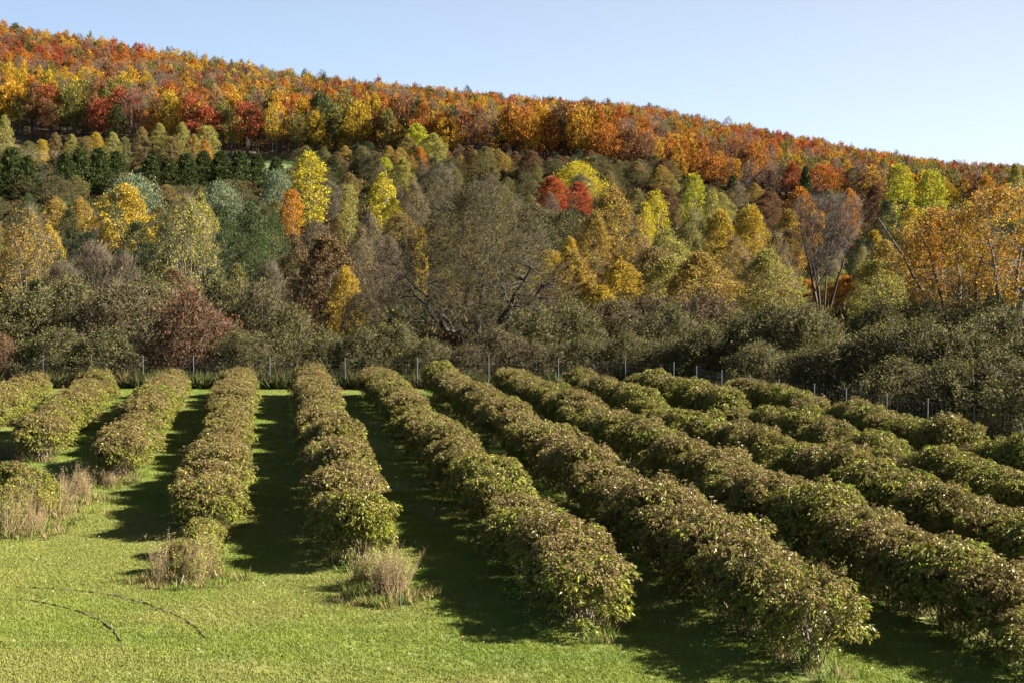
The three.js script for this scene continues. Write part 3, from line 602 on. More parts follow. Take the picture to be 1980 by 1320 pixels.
// pale birches at the left foot of the forest
[[15, 220, 34, 455, 'lemon'], [86, 268, 26, 445, 'gold'], [112, 255, 32, 450, 'tan'], [143, 258, 34, 452, 'lemon'], [170, 262, 36, 448, 'tan'], [190, 254, 38, 456, 'gold'], [222, 254, 40, 452, 'lemon'], [246, 262, 24, 446, 'olive'], [278, 244, 38, 458, 'tan'], [312, 236, 40, 462, 'lemon'], [335, 262, 42, 440, 'tan'], [356, 234, 36, 462, 'lemon'], [378, 258, 40, 448, 'amber'], [404, 240, 44, 455, 'lemon'], [400, 268, 28, 440, 'orange'], [60, 272, 50, 440, 'olive'], [30, 280, 40, 435, 'olive']].forEach(([px, top, w, d, pal], i) =>
  tree('birch_tree', i % 3 === 1 ? 'poplar' : 'airy', pal, px, top, w, d, `${{ lemon: 'pale yellow', gold: 'golden', tan: 'peach tan', olive: 'dull olive', amber: 'amber', orange: 'small orange' }[pal]} birch, ${ordinal(i + 1)} counted along the foot of the left forest`, 'tree', `${pal} birches above the cedar row`));

// ---------------------------------------------------------------- the big crack willow, the vase shaped elm, the two oaks
{
  const w = buildTree({ seed: 4001, pal: 'willow', H: 15.2, R: 7.9, cb: 0.03, env: 'dome', limbs: 34, clumps: 1500, leaves: 30, leaf: 0.19, slim: 0.3, cr: 0.5, flat: 1.2, lumpy: 0.66, trunk: 0.55, bark: 'dark', stems: 5, stemTop: 0.5, spread: 0.7, crook: 2.2, twigs: 5, twigColor: [0.07, 0.055, 0.035], arch: 1.6, rise: 0.5, up: 0.05, top: 0.95, patch: 0.2 });
  place(w, 'willow_tree', spot(915, 117), -117, 0.6, 1, 1, 1, 'big grey olive willow with dark crooked limbs behind the fence', 'tree');
  const e = buildTree({ seed: 4002, pal: 'brown', H: 14.6, R: 4.2, cb: 0.42, env: 'vase', limbs: 26, clumps: 420, leaves: 2, leaf: 0.2, cr: 0.6, trunk: 0.24, bark: 'dark', stems: 7, spread: 0.78, twigs: 11, twigColor: [0.04, 0.031, 0.024], rise: 1.8, twigUp: 1.1, crook: 0.7, stemTop: 0.8 });
  place(e, 'elm_tree', spot(1592, 148), -148, 0.3, 1, 1, 1, 'vase shaped nearly leafless elm with dark fanned stems', 'tree');
  const oak = (seed, lean) => buildTree({ seed, pal: 'oak', H: 14, R: 4.9, cb: 0.40, env: 'round', limbs: 20, clumps: 330, leaves: 26, leaf: 0.20, cr: 0.5, trunk: 0.42, bark: 'grey', stems: 4, spread: 0.62, crook: 1.9, lean, twigs: 5, twigColor: [0.14, 0.115, 0.09], rise: 0.9, patch: 0.5 });
  place(oak(4003, -0.17), 'oak_tree', spot(1870, 108), -108, 0, 0.92, 0.92, 0.92, 'oak with pale limbs leaning left and amber leaves', 'tree');
  place(oak(4004, 0.03), 'oak_tree', spot(1955, 104), -104, 2.1, 1, 1.03, 1, 'big dark trunked oak with amber gold crown at the right edge', 'tree');
}

// ---------------------------------------------------------------- low undergrowth trees that fill the valley floor
{
  const rnd = rng(777), tally = {}, LOOK = { olive: 'small olive', grey: 'small grey', brown: 'small brown', spruce: 'small dark evergreen', twig: 'small leafless', alderbrown: 'small dark brown', amber: 'small amber', tan: 'small tan', lemon: 'small pale yellow', pine: 'small green pine', rust: 'small rust red', maple: 'small', gold: 'small golden' };
  const zones = [ // px from, px to, distance from, to, count, heights, kinds, label, group
    [-60, 560, 122, 175, 30, 4, 8, [['pine', 'spruce'], ['airy', 'brown'], ['pine', 'spruce'], ['airy', 'olive']], 'in the shade behind the left thicket'],
    [540, 1060, 125, 190, 26, 4, 8, [['sparse', 'twig'], ['airy', 'brown'], ['brush', 'twig'], ['airy', 'olive']], 'in the low belt around the willow'],
    [1060, 1720, 116, 180, 36, 5, 10, [['airy', 'amber'], ['airy', 'tan'], ['airy', 'gold'], ['sparse', 'amber'], ['airy', 'lemon']], 'in the low belt right of the willow'],
    [1700, 2060, 116, 180, 20, 4, 8, [['airy', 'amber'], ['brush', 'alderbrown'], ['airy', 'brown']], 'low behind the two oaks'],
    [-80, 620, 190, 345, 70, 5, 9, [['airy', 'olive'], ['sparse', 'twig'], ['airy', 'tan'], ['dome', 'grey'], ['pine', 'pine']], 'between the pines and cedars'],
    [560, 1240, 195, 440, 96, 5.5, 10, [['airy', 'olive'], ['sparse', 'grey'], ['airy', 'tan'], ['sparse', 'twig'], ['dome', 'grey']], 'on the slope above the willow'],
    [560, 1300, 385, 462, 70, 6, 10, [['maple', 'olive'], ['airy', 'brown'], ['airy', 'amber'], ['maple', 'rust'], ['dome', 'grey'], ['pine', 'spruce']], 'at the foot of the central forest edge'],
    [1230, 2060, 185, 430, 90, 5, 9.5, [['airy', 'olive'], ['airy', 'tan'], ['airy', 'amber'], ['maple', 'rust'], ['airy', 'lemon'], ['maple', 'olive'], ['pine', 'spruce'], ['sparse', 'tan']], 'above the twin golden trees'],
  ];
  for (const [p0, p1, d0, d1, n, h0, h1, kinds, label] of zones) for (let k = 0; k < n; k++) {
    const px = lerp(p0, p1, (k + rnd()) / n), d = lerp(d0, d1, rnd()), x = spot(px, d), [kind, pal] = kinds[(rnd() * kinds.length) | 0], p = proto(kind, pal), [R, H] = p.userData.size, h = lerp(h0, h1, rnd());
    if ((px > 490 && px < 580 && d > 330) || (px > 1505 && px < 1690 && d < 152)) continue;
    const s = h / H * (0.9 + 0.5 * rnd());
    place(p, { airy: 'ash_tree', sparse: 'leafless_tree', brush: 'leafless_bush', pine: 'pine_tree', dome: 'silver_willow', maple: 'valley_tree' }[kind], x, -d, rnd() * 6.28, Math.min(s, 1.2), h / H, Math.min(s, 1.2), `${ordinal(tally[label + LOOK[pal]] = (tally[label + LOOK[pal]] || 0) + 1)} ${LOOK[pal]} tree from the left ${label}`, 'tree', 'low trees ' + label);
  }
}

// ---------------------------------------------------------------- the maple forest on the hill
{
  const rnd = rng(909), shapes = [];
  for (let v = 0; v < 6; v++) shapes.push(buildTree({ seed: 5000 + v, pal: 'white', H: 15, R: 3.9 - (v % 3) * 0.4, cb: v > 3 ? 0.36 : 0.15, env: ['oval', 'flame', 'round'][v % 3], limbs: 7, clumps: 105, leaves: 19, leaf: 0.55, slim: 0.34, cr: 0.56, flat: 1.05, lumpy: 0.8, trunk: 0.2, bark: 'dark', up: 1.2, outward: 0.5, branchy: 0.3 }));
  const bareShape = buildTree({ seed: 5100, pal: 'white', H: 15, R: 3.6, cb: 0.25, env: 'oval', limbs: 18, clumps: 90, leaves: 4, leaf: 0.4, cr: 0.8, trunk: 0.16, bark: 'grey', twigs: 9, twigColor: [0.085, 0.065, 0.05], rise: 1.5, twigUp: 1.3 });
  const colors = {
    orange: ['bright orange', [0.34, 0.125, 0.018]], gold: ['golden yellow', [0.40, 0.215, 0.02]], red: ['red', [0.27, 0.062, 0.026]], flame: ['red orange', [0.34, 0.105, 0.018]], rust: ['rust brown', [0.17, 0.08, 0.034]], olive: ['olive green', [0.155, 0.135, 0.032]], yellow: ['clear yellow', [0.37, 0.24, 0.022]], green: ['dark green', [0.05, 0.065, 0.02]], bare: ['nearly leafless grey', [0.13, 0.08, 0.048]],
  };
  const mats = {}; for (const k in colors) { const m = leafMat({ clearcoat: 0.1 }); m.color.setRGB(...colors[k][1].map((v) => v * 0.88)); mats[k] = m; }
  const choose = (x, d) => {
    const n = fbm(x * 0.018 + 31, d * 0.018 + 3, 3), t = rnd() * 0.6 + (n - 0.5) * 2.0 + 0.2, u = rnd(), dull = fbm(x * 0.012 + 90, d * 0.012 + 50, 2);
    if (d > 826 && u < 0.34) return u < 0.26 ? 'bare' : 'green';
    if (dull > 0.54 && u < 0.55) return u < 0.26 ? 'rust' : u < 0.46 ? 'bare' : 'olive';
    if (u < 0.13) return 'bare'; if (u < 0.18) return 'green'; if (u < 0.28) return 'rust'; if (u < 0.35) return 'red'; if (u < 0.40) return 'olive';
    if (x > 0.08 * d && u < 0.58) return u < 0.50 ? 'flame' : 'red';
    if (t < 0.18) return 'olive'; if (t < 0.34) return 'yellow'; if (t < 0.58) return 'gold'; if (t < 0.84) return 'orange'; if (t < 1.0) return 'flame';
    return 'red';
  };
  const all = [];
  for (let d = 470; d < 905; d += 5.4) for (let x = -0.43 * d - 20; x < 0.43 * d + 20; x += 5.7) {
    const xx = x + (rnd() - 0.5) * 5.5, dd = d + (rnd() - 0.5) * 5, px = 990 + xx / dd * FOCAL, edge = table([[0, 520], [330, 500], [400, 486], [800, 484], [900, 470], [1250, 462], [1400, 445], [1980, 440]], px) + 14 * (fbm(px * 0.01, 3) - 0.5);
    if (dd < edge || rnd() < 0.04) continue;
    all.push([xx, dd, dd - edge, px]);
  }
  
  all.sort((a, b) => a[1] - b[1]);
  const inView = all.filter((t) => t[3] > -15 && t[3] < 1995), ownSet = new Set(inView.slice(0, 296)), rest = shapes.map(() => []), restBare = [], own = [], tally = {};
  for (const t of all) {
    const [x, d, depth] = t, c = choose(x, d), front = depth < 22 && t[3] < 1250, h = (front ? 20 : 15) * (0.74 + 0.5 * rnd()) * (d > 815 ? 0.72 + 0.4 * rnd() : 1), wide = (0.8 + 0.5 * rnd() + (rnd() < 0.2 ? 0.55 : 0)) * (front ? 1.12 : 1), turn = rnd() * 6.28, k = front ? 4 + ((rnd() * 2) | 0) : (rnd() * 6) | 0;
    const src = c === 'bare' ? bareShape : shapes[k];
    if (ownSet.has(t)) {
      const o = place(src, 'maple_tree', x, -d, turn, wide, h / 15, wide, '', 'tree', `${colors[c][0]} maples at the forest front`);
      o.children[1].material = mats[c]; own.push([t[3], o, colors[c][0]]);
    } else {
      const e = new THREE.Object3D(); e.position.set(x, height(x, d) - 0.2, -d); e.rotation.y = turn; e.scale.set(wide, h / 15, wide); e.updateMatrix();
      const q = colors[c][1], v = 0.72 + 0.3 * rnd(); (c === 'bare' ? restBare : rest[k]).push([e.matrix.clone(), [q[0] * v, q[1] * v, q[2] * v]]);
    }
  }
  own.sort((a, b) => a[0] - b[0]).forEach(([, o, look]) => { tally[look] = (tally[look] || 0) + 1; o.userData.label = `${look} maple, ${ordinal(tally[look])} of that colour from the left in the forest front`; });
  const wood = new THREE.Group(); wood.name = 'hillside_forest';
  wood.userData = { kind: 'stuff', label: 'orange, gold and red maple forest covering the hill up to the skyline', category: 'forest' };
  const add = (src, list) => {
    if (!list.length) return;
    const mk = (name, g, m, tint) => { const im = new THREE.InstancedMesh(g, m, list.length); im.name = name; im.castShadow = im.receiveShadow = true; im.userData.kind = 'stuff'; list.forEach(([mat, c], i) => { im.setMatrixAt(i, mat); if (tint) im.setColorAt(i, new THREE.Color().setRGB(...c)); }); wood.add(im); };
    mk('crown', src.children[1].geometry, M.leaf, true); mk('trunk', src.children[0].geometry, M.bark, false);
  };
  rest.forEach((l, i) => add(shapes[i], l)); add(bareShape, restBare);
  scene.add(wood);
  // a few dark spruces stand out on the skyline
  [[10, 44], [66, 62], [85, 66], [150, 66], [268, 84], [372, 100], [386, 98], [808, 168], [1004, 178], [1060, 190], [1130, 196], [1215, 206]].forEach(([px, top], i) =>
    tree('spruce_tree', 'spruce', 'spruce', px, top, 14 + (i % 3) * 4, 846, `${ordinal(i + 1)} small dark spruce tip from the left on the hill skyline`, 'tree', 'spruces on the skyline'));
  console.log('forest', all.length, 'in view', inView.length);
}

// ---------------------------------------------------------------- shed among the trees
{
  const d = 335, x = spot(992, d), y = height(x, d), g = new THREE.Group(); g.name = 'shed'; g.position.set(x, y, -d); g.rotation.y = 0.15;
  const wall = new THREE.MeshStandardMaterial({ color: new THREE.Color().setRGB(0.12, 0.11, 0.10), roughness: 0.9 }), roof = new THREE.MeshStandardMaterial({ color: new THREE.Color().setRGB(0.045, 0.05, 0.065), roughness: 0.7, metalness: 0.2 });
  mesh('wall', new THREE.BoxGeometry(3.4, 2.4, 3), wall, g).position.y = 1.2;
  for (const s of [-1, 1]) { const r = mesh('roof_slope', new THREE.BoxGeometry(3.9, 0.12, 2.1), roof, g); r.position.set(0, 2.9, s * 0.88); r.rotation.x = s * 0.55; }
  const dr = mesh('door', new THREE.BoxGeometry(1, 1.9, 0.08), roof, g); dr.position.set(0.5, 0.95, 1.53);
  tag(g, 'small dark roofed shed half hidden among the trees above the willow', 'shed'); scene.add(g);
}

// ---------------------------------------------------------------- deer fence
{
  const steel = new THREE.MeshStandardMaterial({ color: new THREE.Color().setRGB(0.115, 0.127, 0.148), roughness: 0.55, metalness: 0.35 }), wireMat = new THREE.MeshStandardMaterial({ color: new THREE.Color().setRGB(0.16, 0.18, 0.18), roughness: 0.6, metalness: 0.4 });
  const postG = new THREE.CylinderGeometry(0.03, 0.03, 2.25, 8); postG.translate(0, 1.0, 0); const capG = new THREE.SphereGeometry(0.036, 8, 5); capG.translate(0, 2.13, 0);
  const fence = (label, posts) => {
    const g = new THREE.Group(); g.name = numbered('wire_fence'); const at = posts.map(([px, d]) => { const x = spot(px, d); return [x, height(x, d), -d]; });
    g.position.set(...at[0]);
    const rel = (p, y) => [p[0] - at[0][0], p[1] - at[0][1] + y, p[2] - at[0][2]];
    for (const p of at) { const o = mesh('post', postG, steel, g); o.position.set(...rel(p, 0)); mesh('cap', capG, steel, o); }
    const vert = new Mesher(); let rowsY = [0.15, 0.4, 0.65, 0.9, 1.15, 1.4, 1.7, 2.0];
    for (const y of rowsY) { const m = new Mesher(); m.tube(at.map((p) => rel(p, y)), 0.002, 0.002, 4, [1, 1, 1]); mesh('wire', m.geometry(), wireMat, g); }
    for (let i = 1; i < at.length; i++) { const n = Math.round(Math.hypot(at[i][0] - at[i - 1][0], at[i][2] - at[i - 1][2]) / 0.3); for (let k = 1; k < n; k++) { const t = k / n, p = [0, 1, 2].map((q) => lerp(at[i - 1][q], at[i][q], t)); vert.tube([rel(p, 0.15), rel(p, 2.0)], 0.0012, 0.0012, 3, [1, 1, 1]); } }
    mesh('wire_mesh', vert.geometry(), wireMat, g).userData.kind = 'stuff';
    tag(g, label, 'fence'); scene.add(g); return g;
  };
  const back = fence('wire deer fence with pale steel posts across the far ends of the rows', [[-60, 96.5], [80, 96.5], [174, 96.5], [274, 96.5], [372, 96.3], [520, 96], [666, 95.5], [806, 95.5], [945, 95.5], [1080, 94.5], [1210, 94], [1304, 91.5]]);
  const side = fence('wire deer fence with steel posts running along the last row at right', [[1348, 88], [1397, 84], [1452, 80.5], [1508, 77.5], [1577, 74.5], [1639, 71.8], [1718, 68.6], [1798, 65.6], [1889, 62.8], [2010, 58]]);
  const bm = new Mesher(); bm.tube([[0, 1.2, 0], [0.55, 0.05, 0]], 0.02, 0.02, 6, [1, 1, 1]);
  const br = mesh('brace', bm.geometry(), steel, back); br.position.copy(back.children[2].position);
}

// ---------------------------------------------------------------- grass: short tufts on the lawn, tall weeds under the fence
{
  const tuft = (n, h, spread, seed, tip) => { const r = rng(seed), m = new Mesher(); for (let i = 0; i < n; i++) { const a = r() * 6.28, q = Math.sqrt(r()) * spread, k = 0.86 + 0.28 * r(), c = tip && r() < 0.3 ? tip : [k, k, k * 0.95]; m.leaf(Math.cos(a) * q, -0.01, Math.sin(a) * q, (r() - 0.5) * 1.5, 1, (r() - 0.5) * 1.5, h * (0.6 + 0.8 * r()), 0.012 + h * 0.06, r, c); } return m.geometry(); };
  const r = rng(42), near = [], far = [], inRow = (x, d) => ROWS.some(([x90, a, b]) => d > a - 0.3 && d < b + 0.3 && Math.abs(x - rowX(x90, d)) < 0.55);
  const put = (list, x, d, s) => { const e = new THREE.Object3D(); e.position.set(x, height(x, d), -d); e.rotation.y = r() * 6.28; e.scale.set(s, s * (0.7 + 0.6 * r()), s); e.updateMatrix(); const c = lawnColor(x, d), k = 0.93 + 0.2 * r(); list.push([e.matrix, [c[0] * k, c[1] * k, c[2] * k]]); };
  for (let i = 0; i < 90000; i++) { const d = 26.3 + 26 * Math.pow(r(), 0.9), x = (r() * 2 - 1) * (0.385 * d + 0.5); if (inRow(x, d)) continue; put(near, x, d, 0.85 + 0.5 * r()); }
  for (let i = 0; i < 60000; i++) { const d = 50 + 46 * Math.pow(r(), 0.95), x = (r() * 2 - 1) * (0.385 * d + 1); if (inRow(x, d) || x > 21) continue; put(far, x, d, 1 + 0.6 * r()); }
  const make = (name, g, list, label, m) => { const im = new THREE.InstancedMesh(g, m, list.length); im.name = name; im.castShadow = im.receiveShadow = true; list.forEach(([mm, c], i) => { im.setMatrixAt(i, mm); im.setColorAt(i, new THREE.Color().setRGB(...c)); }); im.userData = { kind: 'stuff', label, category: 'grass' }; scene.add(im); };
  const gm = leafMat({ clearcoat: 0.1, transmission: 0.3 });
  make('lawn_grass', tuft(22, 0.042, 0.12, 1), near, 'short mown grass of the sunlit lawn in the foreground', gm);
  make('alley_grass', tuft(26, 0.045, 0.26, 2), far, 'short grass of the alleys between the far shrub rows', gm);
  const weeds = [];
  const weedSpot = (x, d, h) => { const e = new THREE.Object3D(); e.position.set(x, height(x, d), -d); e.rotation.y = r() * 6.28; e.scale.set(0.8 + r() * 0.6, h, 0.8 + r() * 0.6); e.updateMatrix(); const k = 0.6 + 0.7 * r(), t = r(); weeds.push([e.matrix, t < 0.4 ? [0.085 * k, 0.062 * k, 0.03 * k] : [0.05 * k, 0.065 * k, 0.02 * k]]); };
  for (let i = 0; i < 900; i++) { const px = -40 + 1360 * r(), d = 95.4 + 3.4 * r(); weedSpot(spot(px, d), d, 0.5 + 0.9 * r()); }
  for (let i = 0; i < 700; i++) { const t = r(), px = lerp(1304, 2000, t), d = table([[1304, 92], [1348, 88], [1452, 80.5], [1577, 74.5], [1798, 65.6], [1889, 62.8], [2010, 58]], px) + 0.4 + 2.6 * r(); weedSpot(spot(px, d), d, 0.5 + 0.8 * r()); }
  make('tall_weeds', tuft(26, 0.9, 0.3, 3, [1.25, 1.15, 1.0]), weeds, 'tall brown weeds and grass growing along the fence foot', leafMat({ clearcoat: 0.05, transmission: 0.2 }));
  const bush = new Mesher(); { const q = rng(8); for (let i = 0; i < 340; i++) { const a = q() * 6.28, e = q() * 1.5, rr = 0.75 + 0.4 * q(), k = 0.7 + 0.6 * q(); bush.leaf(Math.cos(a) * Math.cos(e) * rr, Math.sin(e) * rr, Math.sin(a) * Math.cos(e) * rr, Math.cos(a) + q() - 0.5, q() * 1.4, Math.sin(a) + q() - 0.5, 0.3 + 0.25 * q(), 0.14, q, [k, k, k]); } }
  const low = [], lows = [[0.07, 0.062, 0.022], [0.06, 0.06, 0.02], [0.085, 0.056, 0.022], [0.045, 0.042, 0.02], [0.11, 0.08, 0.022]];
  for (let i = 0; i < 12000; i++) { const d = 108 + 375 * Math.pow(r(), 0.8), x = (r() * 2 - 1) * (0.385 * d + 4); if (inMeadow(x, d)) continue; const e = new THREE.Object3D(), w = 0.9 + 1.3 * r(); e.position.set(x, height(x, d) - 0.2, -d); e.rotation.y = r() * 6.28; e.scale.set(w, w * (0.6 + 0.9 * r()), w); e.updateMatrix(); const c = lows[(r() * 5) | 0], k = 0.7 + 0.6 * r(); low.push([e.matrix, [c[0] * k, c[1] * k, c[2] * k]]); }
  make('undergrowth', bush.geometry(), low, 'low brown and olive undergrowth covering the valley slope between the trees', M.dry);
  const fallen = new Mesher(); fallen.leaf(0, 0, 0, 1, 0.12, 0, 0.07, 0.05, rng(4), [1, 1, 1]);
  const litter = []; for (let i = 0; i < 1100; i++) { const d = 26.5 + 30 * r(), x = (r() * 2 - 1) * 0.38 * d, e = new THREE.Object3D(); e.position.set(x, height(x, d) + 0.055, -d); e.rotation.set((r() - 0.5) * 0.8, r() * 6.28, (r() - 0.5) * 0.8); e.updateMatrix(); const t = r(), k = 0.7 + 0.6 * r(); litter.push([e.matrix, t < 0.4 ? [0.26 * k, 0.24 * k, 0.17 * k] : t < 0.75 ? [0.2 * k, 0.13 * k, 0.05 * k] : [0.09 * k, 0.06 * k, 0.03 * k]]); }
  make('fallen_leaves', fallen.geometry(), litter, 'pale and brown fallen leaves scattered over the lawn', M.dry);
  // leaf litter and unmown grass at the foot of the shrubs
  const foot = [];
  ROWS.forEach(([x90, a, b]) => { for (let d = a - 0.5; d < b + 0.3; d += 0.13) { const x = rowX(x90, d) + gauss(r) * 0.55, e = new THREE.Object3D(); e.position.set(x, height(x, d), -d); e.rotation.y = r() * 6.28; const s = 0.7 + 0.6 * r(); e.scale.set(s, s, s); e.updateMatrix(); const k = 0.7 + 0.6 * r(); foot.push([e.matrix, r() < 0.5 ? [0.20 * k, 0.15 * k, 0.07 * k] : [0.12 * k, 0.16 * k, 0.03 * k]]); } });
  for (const [px, d, w] of [[350, 37.2, 1.3], [738, 34.8, 0.9], [715, 36.4, 0.8], [62, 47.5, 1.7], [130, 50.5, 1.3], [8, 44.5, 1.6], [172, 53.5, 1.2]]) for (let i = 0; i < 90; i++) { const x = spot(px, d) + gauss(r) * w, dd = d + gauss(r) * w * 0.8, e = new THREE.Object3D(), s = 0.4 + 0.7 * r(); e.position.set(x, height(x, dd), -dd); e.rotation.y = r() * 6.28; e.scale.set(s, s, s); e.updateMatrix(); const k = 0.7 + 0.6 * r(); foot.push([e.matrix, r() < 0.6 ? [0.21 * k, 0.17 * k, 0.07 * k] : [0.13 * k, 0.165 * k, 0.032 * k]]); }
  make('row_grass', tuft(24, 0.30, 0.22, 4), foot, 'unmown dry grass at the foot of the shrub rows', gm);
}

// ---------------------------------------------------------------- weed clumps, stakes, tyre tracks and tape in the foreground
function weedClump(seed, W, H, stalks, leafShare, colors, leafColors) {
  const r = rng(seed), S = new Mesher(), F = new Mesher();
  const tufts = []; for (let i = 0; i < 9; i++) { const a = r() * 6.28, q = Math.sqrt(r()) * W; tufts.push([Math.cos(a) * q, Math.sin(a) * q * 0.8, 0.55 + 0.5 * r(), (r() - 0.5) * 0.5, (r() - 0.5) * 0.3, r()]); }
  for (let i = 0; i < stalks; i++) {
    const tf = tufts[(r() * 9) | 0], x = tf[0] + gauss(r) * 0.2 * W, z = tf[1] + gauss(r) * 0.2 * W, h = H * tf[2] * (0.5 + 0.6 * r()), lx = tf[3] * h + gauss(r) * 0.34 * h, lz = tf[4] * h + gauss(r) * 0.34 * h, c = colors[(r() * colors.length) | 0], k = 0.75 + 0.5 * r(), cc = [c[0] * k, c[1] * k, c[2] * k];
    S.twig([x, 0, z], [x + lx, h, z + lz], 0.006 + 0.004 * r(), cc);
    for (let b = 0; b < 5; b++) { const t = 0.45 + 0.55 * r(), p = [x + lx * t, h * t, z + lz * t]; S.twig(p, [p[0] + gauss(r) * 0.12, p[1] + 0.08 + 0.1 * r(), p[2] + gauss(r) * 0.12], 0.004, cc); }
    const green = tf[5] < leafShare && r() < 0.8, n = green ? 11 : 7;
    for (let b = 0; b < n; b++) { const t = 0.3 + 0.75 * r(), l = green ? leafColors[(r() * leafColors.length) | 0] : c, v = 0.75 + 0.5 * r(); F.leaf(x + lx * t + gauss(r) * 0.05, h * t, z + lz * t + gauss(r) * 0.05, (r() - 0.5) * 2, (r() - 0.35) * 1.2, (r() - 0.5) * 2, (green ? 0.085 : 0.05) * (0.7 + 0.6 * r()), green ? 0.034 : 0.02, r, [l[0] * v, l[1] * v, l[2] * v]); }
  }
  const g = new THREE.Group(); mesh('stalk', S.geometry(), M.dry, g); mesh('foliage', F.geometry(), M.dry, g); return g;
}
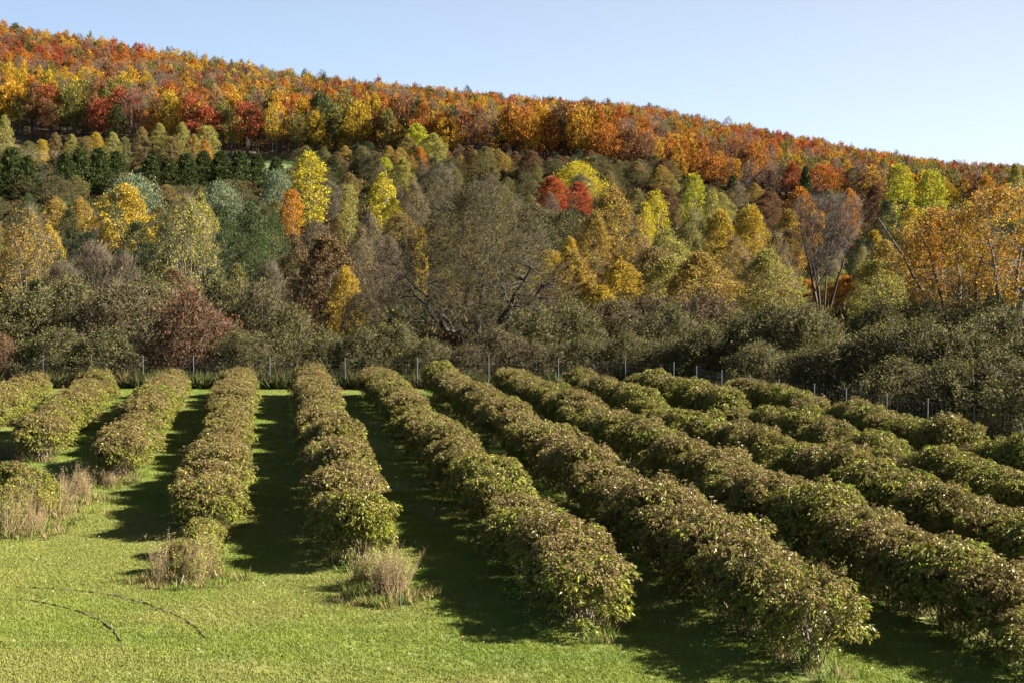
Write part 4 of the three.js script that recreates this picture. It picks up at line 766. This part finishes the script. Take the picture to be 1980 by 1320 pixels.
{
  const dryC = [[0.23, 0.18, 0.09], [0.17, 0.12, 0.065], [0.27, 0.22, 0.11], [0.19, 0.125, 0.07]], leafC = [[0.16, 0.175, 0.028], [0.21, 0.19, 0.03], [0.12, 0.145, 0.026]], brightC = [[0.29, 0.27, 0.025], [0.23, 0.25, 0.024]];
  [[60, 48, 0.75, 'green', 'yellowing elder sprout among the weeds near the left photo edge'], [2, 46, 0.7, 'bare', 'thin elder sprout cut by the left photo edge'], [352, 38.2, 0.5, 'bare', 'small stunted elder inside the lone weed clump'], [385, 40.6, 0.6, 'green', 'small bright elder before the near end of the fourth row'], [18, 51, 0.7, 'mixed', 'low elder at the left photo edge beyond the weeds']].forEach(([px, d, sc, kind, label], i) => place(elders[kind][i % 2], 'elderberry_shrub', spot(px, d), -d, i, sc, sc, sc, label, 'shrub'));
  const put = (g, px, d, turn, label) => { const x = spot(px, d); g.name = numbered('weed_clump'); g.position.set(x, height(x, d), -d); g.rotation.y = turn; tag(g, label, 'weeds'); scene.add(g); };
  put(weedClump(61, 1.1, 1.25, 330, 0.55, dryC, leafC), 350, 37.4, 0.2, 'dry weed clump with green leaves standing alone before the fourth row');
  put(weedClump(66, 0.45, 1.35, 60, 0.9, dryC, brightC), 385, 39.4, 1.2, 'bright yellow green sprig at the near end of the fourth row');
  put(weedClump(62, 0.55, 1.55, 260, 0.1, dryC, leafC), 738, 34.9, 0.9, 'tall dry grass clump at the near end of the fifth row');
  put(weedClump(63, 0.55, 1.0, 200, 0.7, dryC, leafC), 715, 36.4, 2.2, 'olive feathery weed clump behind the dry grass clump');
  put(weedClump(64, 1.3, 1.6, 380, 0.7, dryC, brightC), 62, 47.5, 0.5, 'tall yellow green weeds near the left photo edge');
  put(weedClump(65, 0.9, 1.0, 260, 0.15, dryC, leafC), 130, 50.5, 1.4, 'low tan weeds between the left weeds and the third row');
  put(weedClump(67, 1.2, 1.5, 300, 0.6, dryC, leafC), 8, 44.5, 2.4, 'dry yellowish weeds cut by the left photo edge');
  put(weedClump(68, 0.9, 0.9, 220, 0.1, dryC, leafC), 172, 53.5, 0.1, 'brown dry weeds at the near end of the third row');
  put(weedClump(69, 1.0, 1.0, 220, 0.1, dryC, leafC), 12, 61, 0.1, 'tan dry weeds at the left photo edge beside the second row');
  const stake = (px, d, h, c, tilt, label) => { const x = spot(px, d), g = new THREE.CylinderGeometry(0.016, 0.02, h, 7); g.translate(0, h / 2 - 0.06, 0); const o = mesh(numbered('stake'), g, new THREE.MeshStandardMaterial({ color: new THREE.Color().setRGB(...c), roughness: 0.7 })); o.position.set(x, height(x, d), -d); o.rotation.z = tilt; tag(o, label, 'stake'); scene.add(o); };
  stake(338, 36.1, 0.42, [0.3, 0.29, 0.27], -0.35, 'short pale leaning stake in the lone weed clump');
  stake(772, 33.9, 0.5, [0.04, 0.09, 0.06], 0.05, 'short dark green stake in front of the tall dry grass');
  // wheel ruts: crumbled bare soil in two arcs
  const soil = new THREE.MeshStandardMaterial({ vertexColors: true, roughness: 1 });
  const rut = (pts, label, wide) => {
    const m = new Mesher(), r = rng(900 + pts.length + pts[0][0]), curve = new THREE.CatmullRomCurve3(pts.map(([px, d]) => new THREE.Vector3(spot(px, d), 0, -d))), n = 90, sp = curve.getSpacedPoints(n), rows = [];
    for (let i = 0; i <= n; i++) {
      const a = sp[Math.max(0, i - 1)], b = sp[Math.min(n, i + 1)], tx = b.x - a.x, tz = b.z - a.z, l = Math.hypot(tx, tz), sx = -tz / l, sz = tx / l, w = wide * smooth(0.3, 0.8, noise(i * 0.45, pts[0][0])) * (0.5 + 0.8 * r()) * Math.sin(Math.PI * (0.06 + 0.88 * i / n)), row = [];
      for (let k = 0; k < 5; k++) { const o = (k / 2 - 1) * w * (0.8 + 0.4 * r()), x = sp[i].x + sx * o, z = sp[i].z + sz * o, v = 0.7 + 0.6 * r(); row.push(m.v(x, height(x, -z) + (k === 0 || k === 4 ? -0.02 : 0.012 + 0.035 * r()), z, 0, 1, 0, [0.062 * v, 0.056 * v, 0.026 * v])); }
      rows.push(row);
    }
    for (let i = 1; i <= n; i++) for (let k = 0; k < 4; k++) m.ix.push(rows[i - 1][k], rows[i - 1][k + 1], rows[i][k + 1], rows[i - 1][k], rows[i][k + 1], rows[i][k]);
    const g = m.geometry(); g.computeVertexNormals(); const o = mesh(numbered('wheel_rut'), g, soil); o.userData = { kind: 'structure', label, category: 'rut' }; scene.add(o);
  };
  rut([[20, 36.0], [100, 35.8], [190, 35.2], [260, 34.2], [320, 33.0], [365, 31.7], [388, 30.5]], 'long curved wheel rut in the lawn before the weed clump', 0.13);
  rut([[-20, 34.6], [50, 34.3], [110, 33.5], [165, 32.5], [205, 31.2], [222, 30]], 'shorter curved wheel rut near the left photo edge', 0.12);
  const tg = new Mesher(), d = 99.3; tg.tube([0, 0.25, 0.5, 0.75, 1].map((t) => [t * 1.25, 0.10 * t - 0.05 * Math.sin(Math.PI * t), 0]), 0.03, 0.022, 5, [0.75, 0.55, 0.02]);
  const tape = mesh('yellow_tape', tg.geometry(), new THREE.MeshStandardMaterial({ vertexColors: true, roughness: 0.5 })); tape.position.set(spot(586, d), EYE - (682 - 510) * d / FOCAL, -d); tag(tape, 'thin yellow tape strung between shrubs behind the fence', 'tape'); scene.add(tape);
}

scene.updateMatrixWorld(true);
renderer.render(scene, camera);
